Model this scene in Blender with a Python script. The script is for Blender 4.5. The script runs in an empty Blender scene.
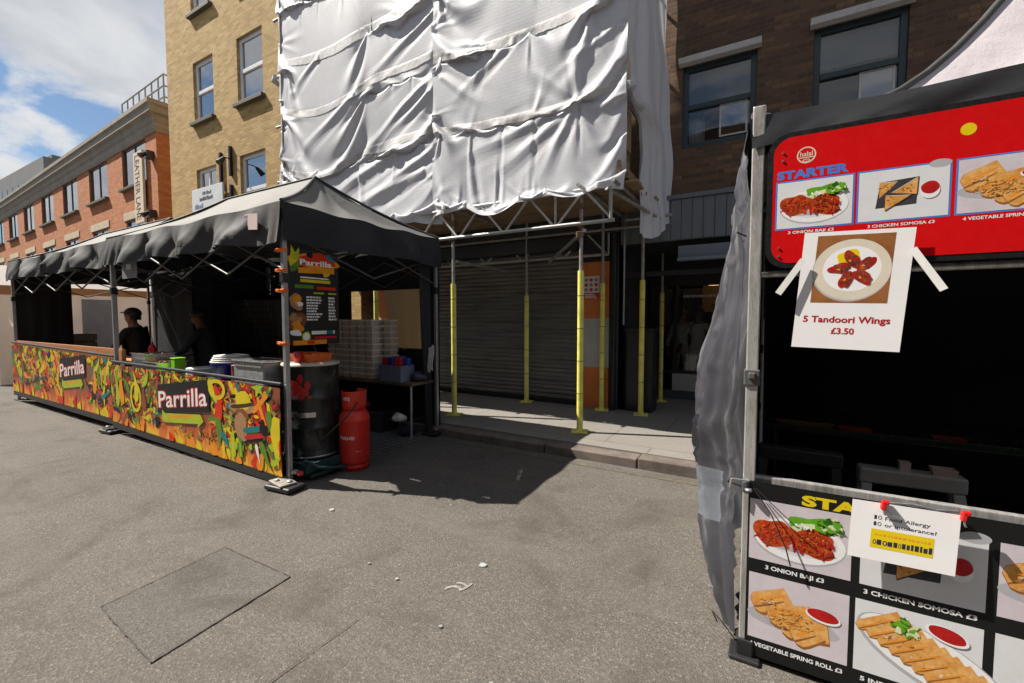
import bpy, math, random
import numpy as np
from mathutils import Vector, Matrix
random.seed(7)
SC = bpy.context.scene
COL = SC.collection
PI = math.pi
SUN = Vector((-2.06, -0.735, 2.67)).normalized()      # towards the sun

# ------------------------------------------------------------------ materials
def newmat(name):
    m = bpy.data.materials.new(name); m.use_nodes = True
    nt = m.node_tree; nt.nodes.clear()
    out = nt.nodes.new('ShaderNodeOutputMaterial')
    b = nt.nodes.new('ShaderNodeBsdfPrincipled')
    nt.links.new(b.outputs[0], out.inputs[0])
    return m, nt, b, out
def N(nt, kind, **kw):
    n = nt.nodes.new(kind)
    for k, v in kw.items():
        if hasattr(n, k): setattr(n, k, v)
        else: n.inputs[k.replace('_', ' ')].default_value = v
    return n
def L(nt, a, b): nt.links.new(a, b)
def ramp(nt, fac, stops):
    r = nt.nodes.new('ShaderNodeValToRGB'); e = r.color_ramp.elements
    while len(e) < len(stops): e.new(0.5)
    for i, (p, c) in enumerate(stops):
        e[i].position = p; e[i].color = (*c, 1) if len(c) == 3 else c
    L(nt, fac, r.inputs[0]); return r.outputs[0]
def coords(nt, scale=(1, 1, 1)):
    tc = nt.nodes.new('ShaderNodeTexCoord')
    mp = nt.nodes.new('ShaderNodeMapping'); mp.inputs['Scale'].default_value = scale
    L(nt, tc.outputs['Object'], mp.inputs[0]); return mp.outputs[0]
def ridges(nt, vec, scale, detail=3, rough=.5, lac=2.1):
    n = nt.nodes.new('ShaderNodeTexNoise'); n.noise_type = 'RIDGED_MULTIFRACTAL'; n.normalize = True
    n.inputs['Scale'].default_value = scale; n.inputs['Detail'].default_value = detail; n.inputs['Roughness'].default_value = rough; n.inputs['Lacunarity'].default_value = lac
    L(nt, vec, n.inputs['Vector']); return n.outputs['Fac']
def noise(nt, vec, scale, detail=5, rough=.6, dist=0):
    n = nt.nodes.new('ShaderNodeTexNoise'); n.inputs['Scale'].default_value = scale
    n.inputs['Detail'].default_value = detail; n.inputs['Roughness'].default_value = rough
    n.inputs['Distortion'].default_value = dist
    L(nt, vec, n.inputs['Vector']); return n.outputs['Fac']
def mixc(nt, fac, a, b, mode='MIX'):
    m = nt.nodes.new('ShaderNodeMix'); m.data_type = 'RGBA'; m.blend_type = mode
    for s, v in ((0, fac), (6, a), (7, b)):
        if isinstance(v, (int, float)): m.inputs[s].default_value = v
        elif isinstance(v, tuple): m.inputs[s].default_value = (*v, 1)
        else: L(nt, v, m.inputs[s])
    return m.outputs[2]
def bump(nt, b, h, strength=.3, dist=.01):
    n = nt.nodes.new('ShaderNodeBump'); n.inputs['Strength'].default_value = strength
    n.inputs['Distance'].default_value = dist
    L(nt, h, n.inputs['Height']); L(nt, n.outputs[0], b.inputs['Normal'])
_cache = {}
def surf(name, c, rough=.6, var=.25, scale=6., bmp=0., bscale=60., metal=0., c2=None, spec=.5, stretch=(1, 1, 1)):
    if name in _cache: return _cache[name]
    m, nt, b, out = newmat(name)
    v = coords(nt, stretch)
    n1 = noise(nt, v, scale, 6, .65)
    n2 = noise(nt, v, scale * 9, 4, .7)
    c2 = c2 or tuple(max(0, x * (1 - var)) for x in c)
    hi = tuple(min(1, x * (1 + var * .5)) for x in c)
    col = ramp(nt, n1, [(.3, c2), (.55, c), (.75, hi)])
    col = mixc(nt, .18 if var else 0., col, ramp(nt, n2, [(.35, c2), (.65, hi)]))
    L(nt, col, b.inputs['Base Color'])
    r = ramp(nt, n2, [(.3, (max(0, rough - .12),) * 3), (.7, (min(1, rough + .1),) * 3)])
    L(nt, r, b.inputs['Roughness'])
    b.inputs['Metallic'].default_value = metal
    b.inputs['Specular IOR Level'].default_value = spec
    if bmp: bump(nt, b, noise(nt, v, bscale, 4, .6), bmp, .01)
    _cache[name] = m
    return m
def brick_mat(name, cols, mortar, axis='x', bumpy=.5, dirt=(.05, .045, .04), dirt_amt=.35, s=1.):
    m, nt, b, out = newmat(name)
    tc = nt.nodes.new('ShaderNodeTexCoord'); sp = nt.nodes.new('ShaderNodeSeparateXYZ'); cb = nt.nodes.new('ShaderNodeCombineXYZ')
    L(nt, tc.outputs['Object'], sp.inputs[0])
    ad = nt.nodes.new('ShaderNodeMath'); ad.operation = 'ADD'
    L(nt, sp.outputs['X'], ad.inputs[0]); L(nt, sp.outputs['Y'], ad.inputs[1])
    L(nt, ad.outputs[0], cb.inputs[0]); L(nt, sp.outputs['Z'], cb.inputs[1])
    br = nt.nodes.new('ShaderNodeTexBrick')
    br.inputs['Scale'].default_value = 1; br.inputs['Mortar Size'].default_value = .007
    br.inputs['Mortar Smooth'].default_value = .3
    br.inputs['Brick Width'].default_value = .225 * s; br.inputs['Row Height'].default_value = .075 * s
    br.inputs['Color1'].default_value = (*cols[0], 1); br.inputs['Color2'].default_value = (*cols[1], 1)
    br.inputs['Mortar'].default_value = (*mortar, 1); br.inputs['Bias'].default_value = -.1
    L(nt, cb.outputs[0], br.inputs['Vector'])
    v = tc.outputs['Object']
    # every brick its own tint: white noise on its row and column
    def M(op, x, y=None):
        n = nt.nodes.new('ShaderNodeMath'); n.operation = op
        for i, q in enumerate((x, y)):
            if q is None: continue
            if isinstance(q, (int, float)): n.inputs[i].default_value = q
            else: L(nt, q, n.inputs[i])
        return n.outputs[0]
    row = M('FLOOR', M('DIVIDE', sp.outputs['Z'], .075 * s)); off_ = M('MULTIPLY', M('FLOORED_MODULO', row, 2.), .1125 * s)
    colm = M('FLOOR', M('DIVIDE', M('ADD', ad.outputs[0], off_), .225 * s))
    c2 = nt.nodes.new('ShaderNodeCombineXYZ'); L(nt, colm, c2.inputs[0]); L(nt, row, c2.inputs[1])
    wn = nt.nodes.new('ShaderNodeTexWhiteNoise'); wn.noise_dimensions = '2D'; L(nt, c2.outputs[0], wn.inputs['Vector'])
    tint = ramp(nt, wn.outputs['Value'], [(.0, cols[2]), (.30, cols[0]), (.72, cols[1]), (1., cols[3])])
    c = mixc(nt, .85, br.outputs['Color'], tint)
    c = mixc(nt, br.outputs['Fac'], c, mortar)
    d = noise(nt, v, .55, 7, .62)
    dm = ramp(nt, d, [(.42, (0, 0, 0)), (.75, (dirt_amt,) * 3)])
    c = mixc(nt, dm, c, dirt)
    f = noise(nt, v, 55, 3, .7)
    c = mixc(nt, .3, c, ramp(nt, f, [(.3, tuple(x * .5 for x in cols[0])), (.7, tuple(min(1, x * 1.35) for x in cols[1]))]))
    L(nt, c, b.inputs['Base Color']); b.inputs['Roughness'].default_value = .9
    h = nt.nodes.new('ShaderNodeMath'); h.operation = 'MULTIPLY_ADD'
    L(nt, f, h.inputs[0]); h.inputs[1].default_value = .35
    inv = nt.nodes.new('ShaderNodeMath'); inv.operation = 'SUBTRACT'; inv.inputs[0].default_value = 1
    L(nt, br.outputs['Fac'], inv.inputs[1]); L(nt, inv.outputs[0], h.inputs[2])
    bump(nt, b, h.outputs[0], bumpy, .008)
    return m
def emis(name, c, s):
    m = bpy.data.materials.new(name); m.use_nodes = True; nt = m.node_tree; nt.nodes.clear()
    o = nt.nodes.new('ShaderNodeOutputMaterial'); e = nt.nodes.new('ShaderNodeEmission')
    e.inputs[0].default_value = (*c, 1); e.inputs[1].default_value = s; L(nt, e.outputs[0], o.inputs[0]); return m
def glass_mat(name, tint=(.75, .8, .8), refl=.1):
    m = bpy.data.materials.new(name); m.use_nodes = True; nt = m.node_tree; nt.nodes.clear()
    o = nt.nodes.new('ShaderNodeOutputMaterial')
    t = nt.nodes.new('ShaderNodeBsdfTransparent'); t.inputs[0].default_value = (*tint, 1)
    g = nt.nodes.new('ShaderNodeBsdfGlossy'); g.inputs['Roughness'].default_value = .02
    fr = nt.nodes.new('ShaderNodeFresnel'); fr.inputs[0].default_value = 1.5
    v = coords(nt); h = noise(nt, v, 1.3, 2, .5)
    bp = nt.nodes.new('ShaderNodeBump'); bp.inputs['Strength'].default_value = .06; bp.inputs['Distance'].default_value = .05
    L(nt, h, bp.inputs['Height']); L(nt, bp.outputs[0], g.inputs['Normal'])
    ad = nt.nodes.new('ShaderNodeMath'); ad.operation = 'ADD'; ad.use_clamp = True
    L(nt, fr.outputs[0], ad.inputs[0]); ad.inputs[1].default_value = refl
    mx = nt.nodes.new('ShaderNodeMixShader'); L(nt, ad.outputs[0], mx.inputs[0])
    L(nt, t.outputs[0], mx.inputs[1]); L(nt, g.outputs[0], mx.inputs[2]); L(nt, mx.outputs[0], o.inputs[0])
    return m

# ------------------------------------------------------------------ mesh builder
class MB:
    def __init__(s): s.v = []; s.f = []; s.m = []; s.sm = []
    def add(s, verts, faces, mat=0, smooth=False):
        o = len(s.v); s.v += [tuple(p) for p in verts]
        for f in faces: s.f.append([i + o for i in f]); s.m.append(mat); s.sm.append(smooth)
    def box(s, c, d, rot=None, mat=0):
        hx, hy, hz = (x / 2 for x in d); c = Vector(c)
        vs = [Vector((x, y, z)) for x in (-hx, hx) for y in (-hy, hy) for z in (-hz, hz)]
        if rot is not None: vs = [rot @ p for p in vs]
        s.add([p + c for p in vs], [(0, 1, 3, 2), (4, 6, 7, 5), (0, 4, 5, 1), (2, 3, 7, 6), (0, 2, 6, 4), (1, 5, 7, 3)], mat)
    def bb(s, x0, x1, y0, y1, z0, z1, mat=0):
        s.box(((x0 + x1) / 2, (y0 + y1) / 2, (z0 + z1) / 2), (abs(x1 - x0), abs(y1 - y0), abs(z1 - z0)), None, mat)
    def quad(s, a, b, c, d, mat=0): s.add([a, b, c, d], [(0, 1, 2, 3)], mat)
    def tube(s, p0, p1, r, n=10, mat=0, r1=None, caps=True):
        p0, p1 = Vector(p0), Vector(p1); ax = (p1 - p0).normalized()
        u = ax.orthogonal().normalized(); w = ax.cross(u); r1 = r if r1 is None else r1
        vs = []
        for p, rr in ((p0, r), (p1, r1)):
            for i in range(n):
                a = 2 * PI * i / n; vs.append(p + (u * math.cos(a) + w * math.sin(a)) * rr)
        s.add(vs, [(i, (i + 1) % n, n + (i + 1) % n, n + i) for i in range(n)], mat, True)
        if caps: s.add(vs, [tuple(range(n))[::-1], tuple(range(n, 2 * n))], mat)
    def path(s, pts, r, n=8, mat=0):
        pts = [Vector(p) for p in pts]
        rings = []
        for i, p in enumerate(pts):
            t = (pts[min(i + 1, len(pts) - 1)] - pts[max(i - 1, 0)]).normalized()
            u = t.cross(Vector((.13, .21, 1))).normalized(); w = t.cross(u)
            rings.append([p + (u * math.cos(2 * PI * k / n) + w * math.sin(2 * PI * k / n)) * r for k in range(n)])
        vs = sum(rings, []); fs = []
        for i in range(len(pts) - 1):
            for k in range(n): fs.append((i * n + k, i * n + (k + 1) % n, (i + 1) * n + (k + 1) % n, (i + 1) * n + k))
        s.add(vs, fs, mat, True)
        s.add(rings[0] + rings[-1], [tuple(range(n)), tuple(range(n, 2 * n))], mat)
    def lathe(s, prof, c=(0, 0, 0), n=32, mat=0, smooth=True):
        vs = []
        for r, z in prof:
            for i in range(n):
                a = 2 * PI * i / n; vs.append((c[0] + r * math.cos(a), c[1] + r * math.sin(a), c[2] + z))
        fs = []
        for j in range(len(prof) - 1):
            for i in range(n): fs.append((j * n + i, j * n + (i + 1) % n, (j + 1) * n + (i + 1) % n, (j + 1) * n + i))
        s.add(vs, fs, mat, smooth)
    def grid(s, P, mat=0, smooth=True, mats=None):
        ny, nx = len(P), len(P[0]); o = len(s.v)
        for row in P: s.v += [tuple(p) for p in row]
        for j in range(ny - 1):
            for i in range(nx - 1):
                s.f.append([o + j * nx + i, o + j * nx + i + 1, o + (j + 1) * nx + i + 1, o + (j + 1) * nx + i])
                s.m.append(mats[j][i] if mats else mat); s.sm.append(smooth)
    def build(s, name, mats, parent=None, bevel=0, solid=0, loc=None):
        me = bpy.data.meshes.new(name); me.from_pydata(s.v, [], s.f); 
        for m in (mats if isinstance(mats, (list, tuple)) else [mats]): me.materials.append(m)
        me.polygons.foreach_set('material_index', s.m); me.polygons.foreach_set('use_smooth', s.sm); me.update()
        o = bpy.data.objects.new(name, me); COL.objects.link(o)
        if parent: o.parent = parent
        if loc is not None: o.location = loc
        if solid:
            q = o.modifiers.new('solid', 'SOLIDIFY'); q.thickness = solid; q.offset = 0
        if bevel:
            q = o.modifiers.new('bevel', 'BEVEL'); q.width = bevel; q.segments = 2; q.limit_method = 'ANGLE'
        return o
def tag(o, label=None, cat=None, group=None, kind=None):
    if label: o['label'] = label
    if cat: o['category'] = cat
    if group: o['group'] = group
    if kind: o['kind'] = kind
    return o
def thing(name, label, cat, loc=(0, 0, 0), group=None, rz=0):
    o = bpy.data.objects.new(name, None); o.empty_display_size = .1; COL.objects.link(o); o.location = loc; o.rotation_euler.z = rz
    return tag(o, label, cat, group)
def copy_tree(o, parent=None):
    c = o.copy(); COL.objects.link(c)
    if parent: c.parent = parent
    for ch in list(o.children): copy_tree(ch, c)
    return c

# ------------------------------------------------------------------ flat print helper
DZ = .000012
class Print:
    """flat printed artwork: shapes in (s, t) metres on a plane"""
    def __init__(s, mb, o, r, u, n): s.mb = mb; s.o = Vector(o); s.r = Vector(r); s.u = Vector(u); s.n = Vector(n).normalized(); s.k = 0
    def P(s, a, b, k): return s.o + s.r * a + s.u * b + s.n * k
    def poly(s, pts, mat, dz=DZ):
        s.k += dz; s.mb.add([s.P(a, b, s.k) for a, b in pts], [tuple(range(len(pts)))], mat)
    def rect(s, a0, b0, a1, b1, mat): s.poly([(a0, b0), (a1, b0), (a1, b1), (a0, b1)], mat)
    def frame(s, a0, b0, a1, b1, w, mat):
        s.k += DZ
        for q in ((a0, b0, a1, b0 + w), (a0, b1 - w, a1, b1), (a0, b0 + w, a0 + w, b1 - w), (a1 - w, b0 + w, a1, b1 - w)):
            s.mb.add([s.P(a, b, s.k) for a, b in ((q[0], q[1]), (q[2], q[1]), (q[2], q[3]), (q[0], q[3]))], [(0, 1, 2, 3)], mat)
    def blob(s, ca, cb, ra, rb, mat, rough=0., n=28, ang=0., seed=0):
        rd = random.Random(seed); ph = [rd.uniform(0, 6.28) for _ in range(5)]; pts = []
        for i in range(n):
            t = 2 * PI * i / n
            q = 1 + rough * sum(math.sin((k + 2) * t + ph[k]) / (1 + k * .5) for k in range(5)) * .5
            x, y = ra * q * math.cos(t), rb * q * math.sin(t)
            pts.append((ca + x * math.cos(ang) - y * math.sin(ang), cb + x * math.sin(ang) + y * math.cos(ang)))
        s.poly(pts, mat)
    def ring(s, ca, cb, ra, rb, w, mat, n=36):
        s.k += DZ; vs = []
        for i in range(n):
            t = 2 * PI * i / n
            vs += [s.P(ca + ra * math.cos(t), cb + rb * math.sin(t), s.k), s.P(ca + (ra - w) * math.cos(t), cb + (rb - w) * math.sin(t), s.k)]
        s.mb.add(vs, [(2 * i, (2 * i + 2) % (2 * n), (2 * i + 3) % (2 * n), 2 * i + 1) for i in range(n)], mat)
    def bend(s, ca, cb, ln, w, ang, curve, mat, n=12, taper=1.):
        up, dn = [], []
        x = y = 0.; a = ang
        st = ln / n; C = []
        for i in range(n + 1):
            C.append((ca + x, cb + y, a)); a += curve / n; x += math.cos(a) * st; y += math.sin(a) * st
        for i, (p, q, a) in enumerate(C):
            f = i / n; ww = w * (math.sin(PI * min(1, f * 1.6 + .18)) if f < .3 else (1 - (f - .3) / .7 * taper)) * .5
            up.append((p - math.sin(a) * ww, q + math.cos(a) * ww)); dn.append((p + math.sin(a) * ww, q - math.cos(a) * ww))
        s.k += DZ
        A = [s.P(*p, s.k) for p in up]; B = [s.P(*p, s.k) for p in dn]
        s.mb.add(A + B, [(i, i + 1, n + 2 + i, n + 1 + i) for i in range(n)], mat)
    def text(s, txt, a, b, size, mat, ang=0., bold=.0, width=None, align='LEFT', shear=0., dz=2 * DZ, italic_skew=0.):
        cu = bpy.data.curves.new('lettering', 'FONT'); cu.body = txt; cu.size = 1; cu.offset = bold; cu.align_x = align; cu.shear = shear
        cu.resolution_u = 3
        ob = bpy.data.objects.new('lettering', cu); COL.objects.link(ob)
        dg = bpy.context.evaluated_depsgraph_get(); dg.update()
        me = bpy.data.meshes.new_from_object(ob.evaluated_get(dg))
        xs = [v.co.x for v in me.vertices] or [0]
        w0 = max(xs) - min(xs)
        sx = size if width is None else width / max(w0, 1e-6)
        x0 = min(xs) if align == 'LEFT' else 0
        s.k += dz; vs = []
        for v in me.vertices:
            x, y = (v.co.x - x0) * sx, v.co.y * size
            y += italic_skew * x
            vs.append(s.P(a + x * math.cos(ang) - y * math.sin(ang), b + x * math.sin(ang) + y * math.cos(ang), s.k))
        s.mb.add(vs, [tuple(p.vertices) for p in me.polygons], mat)
        bpy.data.objects.remove(ob); bpy.data.curves.remove(cu); bpy.data.meshes.remove(me)
#@@PART1
# ------------------------------------------------------------------ camera, light, sky
cam = bpy.data.cameras.new('camera'); co = bpy.data.objects.new('camera', cam); COL.objects.link(co)
co.location = (0, 0, 1.6); co.rotation_euler = (math.radians(87), 0, math.radians(30))
cam.sensor_width = 36; cam.lens = 36 * 440 / 1024; cam.clip_end = 2000; cam.clip_start = .05
SC.camera = co
sl = bpy.data.lights.new('sun', 'SUN'); sl.energy = 5.0; sl.angle = math.radians(.5); sl.color = (1, .93, .82)
so = bpy.data.objects.new('sun', sl); COL.objects.link(so); so.rotation_euler = SUN.to_track_quat('Z', 'Y').to_euler()
W = bpy.data.worlds.new('World'); SC.world = W; W.use_nodes = True
nt = W.node_tree; nt.nodes.clear()
wo = nt.nodes.new('ShaderNodeOutputWorld')
sky = nt.nodes.new('ShaderNodeTexSky'); sky.sky_type = 'NISHITA'; sky.sun_disc = False
sky.sun_elevation = math.asin(SUN.z); sky.sun_rotation = math.atan2(SUN.x, SUN.y) % (2 * PI)
sky.dust_density = .2; sky.ozone_density = 3.5; sky.air_density = 1.1
b1 = nt.nodes.new('ShaderNodeBackground'); b1.inputs[1].default_value = .05; L(nt, sky.outputs[0], b1.inputs[0])
b2 = nt.nodes.new('ShaderNodeBackground'); b2.inputs[1].default_value = .42
tc = nt.nodes.new('ShaderNodeTexCoord'); sp = nt.nodes.new('ShaderNodeSeparateXYZ'); L(nt, tc.outputs['Generated'], sp.inputs[0])
def mth(op, a, b=None):
    n = nt.nodes.new('ShaderNodeMath'); n.operation = op
    for i, v in enumerate((a, b)):
        if v is None: continue
        if isinstance(v, (int, float)): n.inputs[i].default_value = v
        else: L(nt, v, n.inputs[i])
    return n.outputs[0]
zz = mth('ADD', mth('MAXIMUM', sp.outputs[2], 0.), .22)
cb = nt.nodes.new('ShaderNodeCombineXYZ')
L(nt, mth('DIVIDE', sp.outputs[0], zz), cb.inputs[0]); L(nt, mth('DIVIDE', sp.outputs[1], zz), cb.inputs[1]); cb.inputs[2].default_value = 4.3
n1 = noise(nt, cb.outputs[0], 1.55, 9, .56, .35)
mp2 = nt.nodes.new('ShaderNodeMapping'); mp2.inputs['Location'].default_value = (.06, .05, .0); L(nt, cb.outputs[0], mp2.inputs[0])
n2 = noise(nt, mp2.outputs[0], 1.55, 9, .56, .35)
mask = ramp(nt, n1, [(.450, (0, 0, 0)), (.50, (.75,) * 3), (.545, (1, 1, 1))])
shade = ramp(nt, n2, [(.40, (1.0, 1.0, 1.0)), (.53, (.88, .90, .93)), (.66, (.62, .66, .73))])
L(nt, shade, b2.inputs[0])
mx = nt.nodes.new('ShaderNodeMixShader'); L(nt, mask, mx.inputs[0]); L(nt, b1.outputs[0], mx.inputs[1]); L(nt, b2.outputs[0], mx.inputs[2])
L(nt, mx.outputs[0], wo.inputs[0])
SC.view_settings.view_transform = 'Standard'; SC.view_settings.look = 'None'; SC.view_settings.gamma = 1; SC.view_settings.exposure = .98
SC.render.engine = 'CYCLES'
try:
    SC.cycles.max_bounces = 8; SC.cycles.transparent_max_bounces = 12; SC.cycles.use_denoising = True
except Exception: pass

# ------------------------------------------------------------------ shared materials
white_paint = surf('white_paint', (.72, .73, .76), .35, .06, 3)
alu = surf('aluminium', (.46, .47, .50), .38, .25, 9, metal=.75)
steel = surf('galvanised_steel', (.50, .50, .50), .42, .35, 14, metal=.6)
blackm = surf('black_plastic', (.018, .018, .020), .45, .3, 12)
matteblack = surf('matte_black_cloth', (.012, .012, .015), .85, .3, 8, .2, 200)
darkmetal = surf('dark_metal', (.035, .035, .04), .4, .3, 12, metal=.5)
glass = glass_mat('window_glass', (.7, .74, .75), .06); skyglass = glass_mat('sky_reflecting_glass', (.55, .6, .62), .42)
shopglass = glass_mat('shop_glass', (.8, .84, .82), .05)
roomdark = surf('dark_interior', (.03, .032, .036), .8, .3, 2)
blindm = surf('blind_fabric', (.42, .43, .44), .7, .1, 4)
curtainm = surf('curtain_fabric', (.55, .56, .60), .8, .2, 6, stretch=(6, 6, .6))
orangep = surf('orange_plastic', (.75, .16, .02), .4, .2, 10)
whitepl = surf('white_plastic', (.75, .75, .74), .35, .1, 10)

# ------------------------------------------------------------------ ground
def asphalt():
    m, nt, b, out = newmat('asphalt')
    v = coords(nt)
    big = noise(nt, v, .45, 6, .62, .4); mid = noise(nt, v, 3.2, 6, .7); fine = noise(nt, v, 95, 3, .8)
    vo = nt.nodes.new('ShaderNodeTexVoronoi'); vo.inputs['Scale'].default_value = 120; L(nt, v, vo.inputs['Vector'])
    sepc = nt.nodes.new('ShaderNodeSeparateColor'); L(nt, vo.outputs['Color'], sepc.inputs[0])
    c = ramp(nt, big, [(.30, (.052, .045, .040)), (.50, (.090, .081, .071)), (.70, (.136, .123, .107))])
    c = mixc(nt, .4, c, ramp(nt, mid, [(.30, (.046, .040, .035)), (.68, (.138, .125, .110))]))
    c = mixc(nt, .44, c, ramp(nt, sepc.outputs[0], [(.0, (.018, .017, .016)), (.35, (.085, .077, .069)), (.7, (.142, .130, .116)), (.92, (.21, .195, .175)), (1., (.40, .38, .34))]))
    c = mixc(nt, .35, c, ramp(nt, fine, [(.3, (.022, .020, .019)), (.7, (.20, .184, .166))]))
    # old stains and spots
    v2 = nt.nodes.new('ShaderNodeTexVoronoi'); v2.inputs['Scale'].default_value = 2.6; v2.inputs['Randomness'].default_value = 1; L(nt, v, v2.inputs['Vector'])
    spot = ramp(nt, v2.outputs['Distance'], [(.035, (.6,) * 3), (.055, (0, 0, 0))])
    c = mixc(nt, spot, c, (.07, .066, .062))
    v3 = nt.nodes.new('ShaderNodeTexVoronoi'); v3.inputs['Scale'].default_value = 5.3; L(nt, v, v3.inputs['Vector'])
    spot2 = ramp(nt, v3.outputs['Distance'], [(.022, (.7,) * 3), (.05, (0, 0, 0))])
    c = mixc(nt, spot2, c, (.32, .31, .29))
    stain = ramp(nt, noise(nt, v, 1.1, 8, .7, .8), [(.50, (0, 0, 0)), (.66, (.72,) * 3)])
    c = mixc(nt, stain, c, (.062, .054, .045))
    tyre = ramp(nt, noise(nt, coords(nt, (.22, 2.6, 1)), 1.0, 6, .65, .2), [(.50, (0, 0, 0)), (.72, (.5,) * 3)])
    c = mixc(nt, tyre, c, (.135, .122, .104))
    L(nt, c, b.inputs['Base Color']); b.inputs['Roughness'].default_value = .88
    b.inputs['Specular IOR Level'].default_value = .3
    ad = nt.nodes.new('ShaderNodeMath'); ad.operation = 'ADD'; L(nt, vo.outputs['Distance'], ad.inputs[0]); L(nt, fine, ad.inputs[1])
    bump(nt, b, ad.outputs[0], .55, .006)
    return m
A_ = asphalt()
g = MB()
xs = [-400, -60, -30, -15, -8, -4, -2, 0, 2, 4, 8, 15, 60, 400]; ys = [-400, -60, -10, -3, -1, 0, 1, 2, 3, 4, 6, 10, 30, 100, 400]
g.grid([[(x, y, 0) for x in xs] for y in ys], smooth=False)
tag(g.build('road', A_), kind='structure')

# trench reinstatement in the road: a patch with a tarred joint round it
patchm = surf('patch_asphalt', (.165, .157, .148), .88, .35, 9, .6, 130, c2=(.10, .095, .09))
_pa = A_.copy(); _pa.name = 'reinstated_asphalt'
for n_ in list(_pa.node_tree.nodes):
    if n_.type == 'TEX_VORONOI' and abs(n_.inputs['Scale'].default_value - 120) < 1: n_.inputs['Scale'].default_value = 150
    if n_.type == 'TEX_NOISE' and abs(n_.inputs['Scale'].default_value - .45) < .01: n_.inputs['Scale'].default_value = .8
    if n_.type == 'BSDF_PRINCIPLED':
        c_in = n_.inputs['Base Color'].links[0].from_socket; hs = _pa.node_tree.nodes.new('ShaderNodeHueSaturation'); hs.inputs['Value'].default_value = .93; hs.inputs['Saturation'].default_value = .85
        _pa.node_tree.links.new(c_in, hs.inputs['Color']); _pa.node_tree.links.new(hs.outputs[0], n_.inputs['Base Color'])
tar = surf('tar_joint', (.056, .050, .044), .85, .5, 30, .3, 120)
def joint(mb, pts, w, seed):
    rd = random.Random(seed)
    for (x0, y0), (x1, y1) in zip(pts[:-1], pts[1:]):
        n = max(4, int(math.hypot(x1 - x0, y1 - y0) / .03)); d = Vector((x1 - x0, y1 - y0, 0)).normalized(); q = Vector((-d.y, d.x, 0))
        a, b_ = [], []
        for i in range(n + 1):
            p = Vector((x0 + (x1 - x0) * i / n, y0 + (y1 - y0) * i / n, .008)) + q * rd.uniform(-.003, .003)
            ww = w * rd.uniform(.35, 1.15); a.append(p + q * ww / 2); b_.append(p - q * ww / 2)
        mb.add(a + b_, [(i, i + 1, n + 2 + i, n + 1 + i) for i in range(n)])
p = MB(); R_ = [(-3.15, .90), (-3.23, 1.59), (-2.51, 1.60), (-2.43, .86)]
p.add([(x, y, .004) for x, y in R_], [(3, 2, 1, 0)])
tag(p.build('road_patch', _pa), kind='structure')
p = MB(); joint(p, R_ + [R_[0]], .008, 1); joint(p, [(-1.85, .3), (-1.845, 1.1), (-1.835, 1.62)], .006, 2); 
tag(p.build('road_joint', tar), kind='structure')

# pavement with kerb stones
def paving(name, w, h, c1, c2, mo, ms=.012):
    m, nt, b, out = newmat(name); v = coords(nt)
    br = nt.nodes.new('ShaderNodeTexBrick'); br.inputs['Scale'].default_value = 1
    br.inputs['Brick Width'].default_value = w; br.inputs['Row Height'].default_value = h; br.inputs['Mortar Size'].default_value = ms
    br.inputs['Color1'].default_value = (*c1, 1); br.inputs['Color2'].default_value = (*c2, 1); br.inputs['Mortar'].default_value = (*mo, 1)
    L(nt, v, br.inputs['Vector'])
    c = mixc(nt, .35, br.outputs['Color'], ramp(nt, noise(nt, v, 1.6, 7, .7), [(.3, tuple(x * .55 for x in c1)), (.7, c2)]))
    c = mixc(nt, .25, c, ramp(nt, noise(nt, v, 70, 3, .8), [(.3, tuple(x * .4 for x in c1)), (.7, tuple(min(1, x * 1.4) for x in c2))]))
    L(nt, c, b.inputs['Base Color']); b.inputs['Roughness'].default_value = .85
    bump(nt, b, noise(nt, v, 90, 3, .7), .3, .004); return m
pavm = paving('paving_slabs', 1.1, .85, (.185, .172, .158), (.215, .20, .183), (.07, .065, .06), .010)
pv = MB(); pv.bb(-60, 40, 4.86, 7.0, -.2, .12); pv.bb(-20.7, -16.75, 7.002, 60, -.2, .12); pv.bb(-1.97, 5, 7.002, 9.6, -.2, .121)
tag(pv.build('pavement', pavm), kind='structure')
kerbm = surf('kerb_granite', (.15, .122, .105), .8, .45, 5, .4, 90, c2=(.07, .057, .05))
kb = MB(); x = -60; rd = random.Random(3)
while x < 40:
    ln = rd.choice([.9, .9, .75, 1.1]); dz = rd.uniform(-.006, .006) - (.03 if x < -1.9 else .008)
    kb.box((x + ln / 2, 4.755 + rd.uniform(-.006, .006), (.128 + dz - .2) / 2), (ln - .012, .2, .128 + dz + .2), Matrix.Rotation(rd.uniform(-.006, .006), 3, 'Z')); x += ln
tag(kb.build('kerb', kerbm, bevel=.012), kind='structure')
# worn yellow line beside the kerb
m, nt, b, out = newmat('worn_yellow_paint'); v = coords(nt)
msk = ramp(nt, noise(nt, v, 9, 8, .75), [(.50, (0, 0, 0)), (.64, (.6,) * 3)])
L(nt, mixc(nt, msk, (.080, .072, .063), (.20, .155, .06)), b.inputs['Base Color']); b.inputs['Roughness'].default_value = .85
yl = MB(); yl.bb(-60, 40, 4.46, 4.52, .001, .004)
tag(yl.build('road_marking', m), kind='structure')
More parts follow.
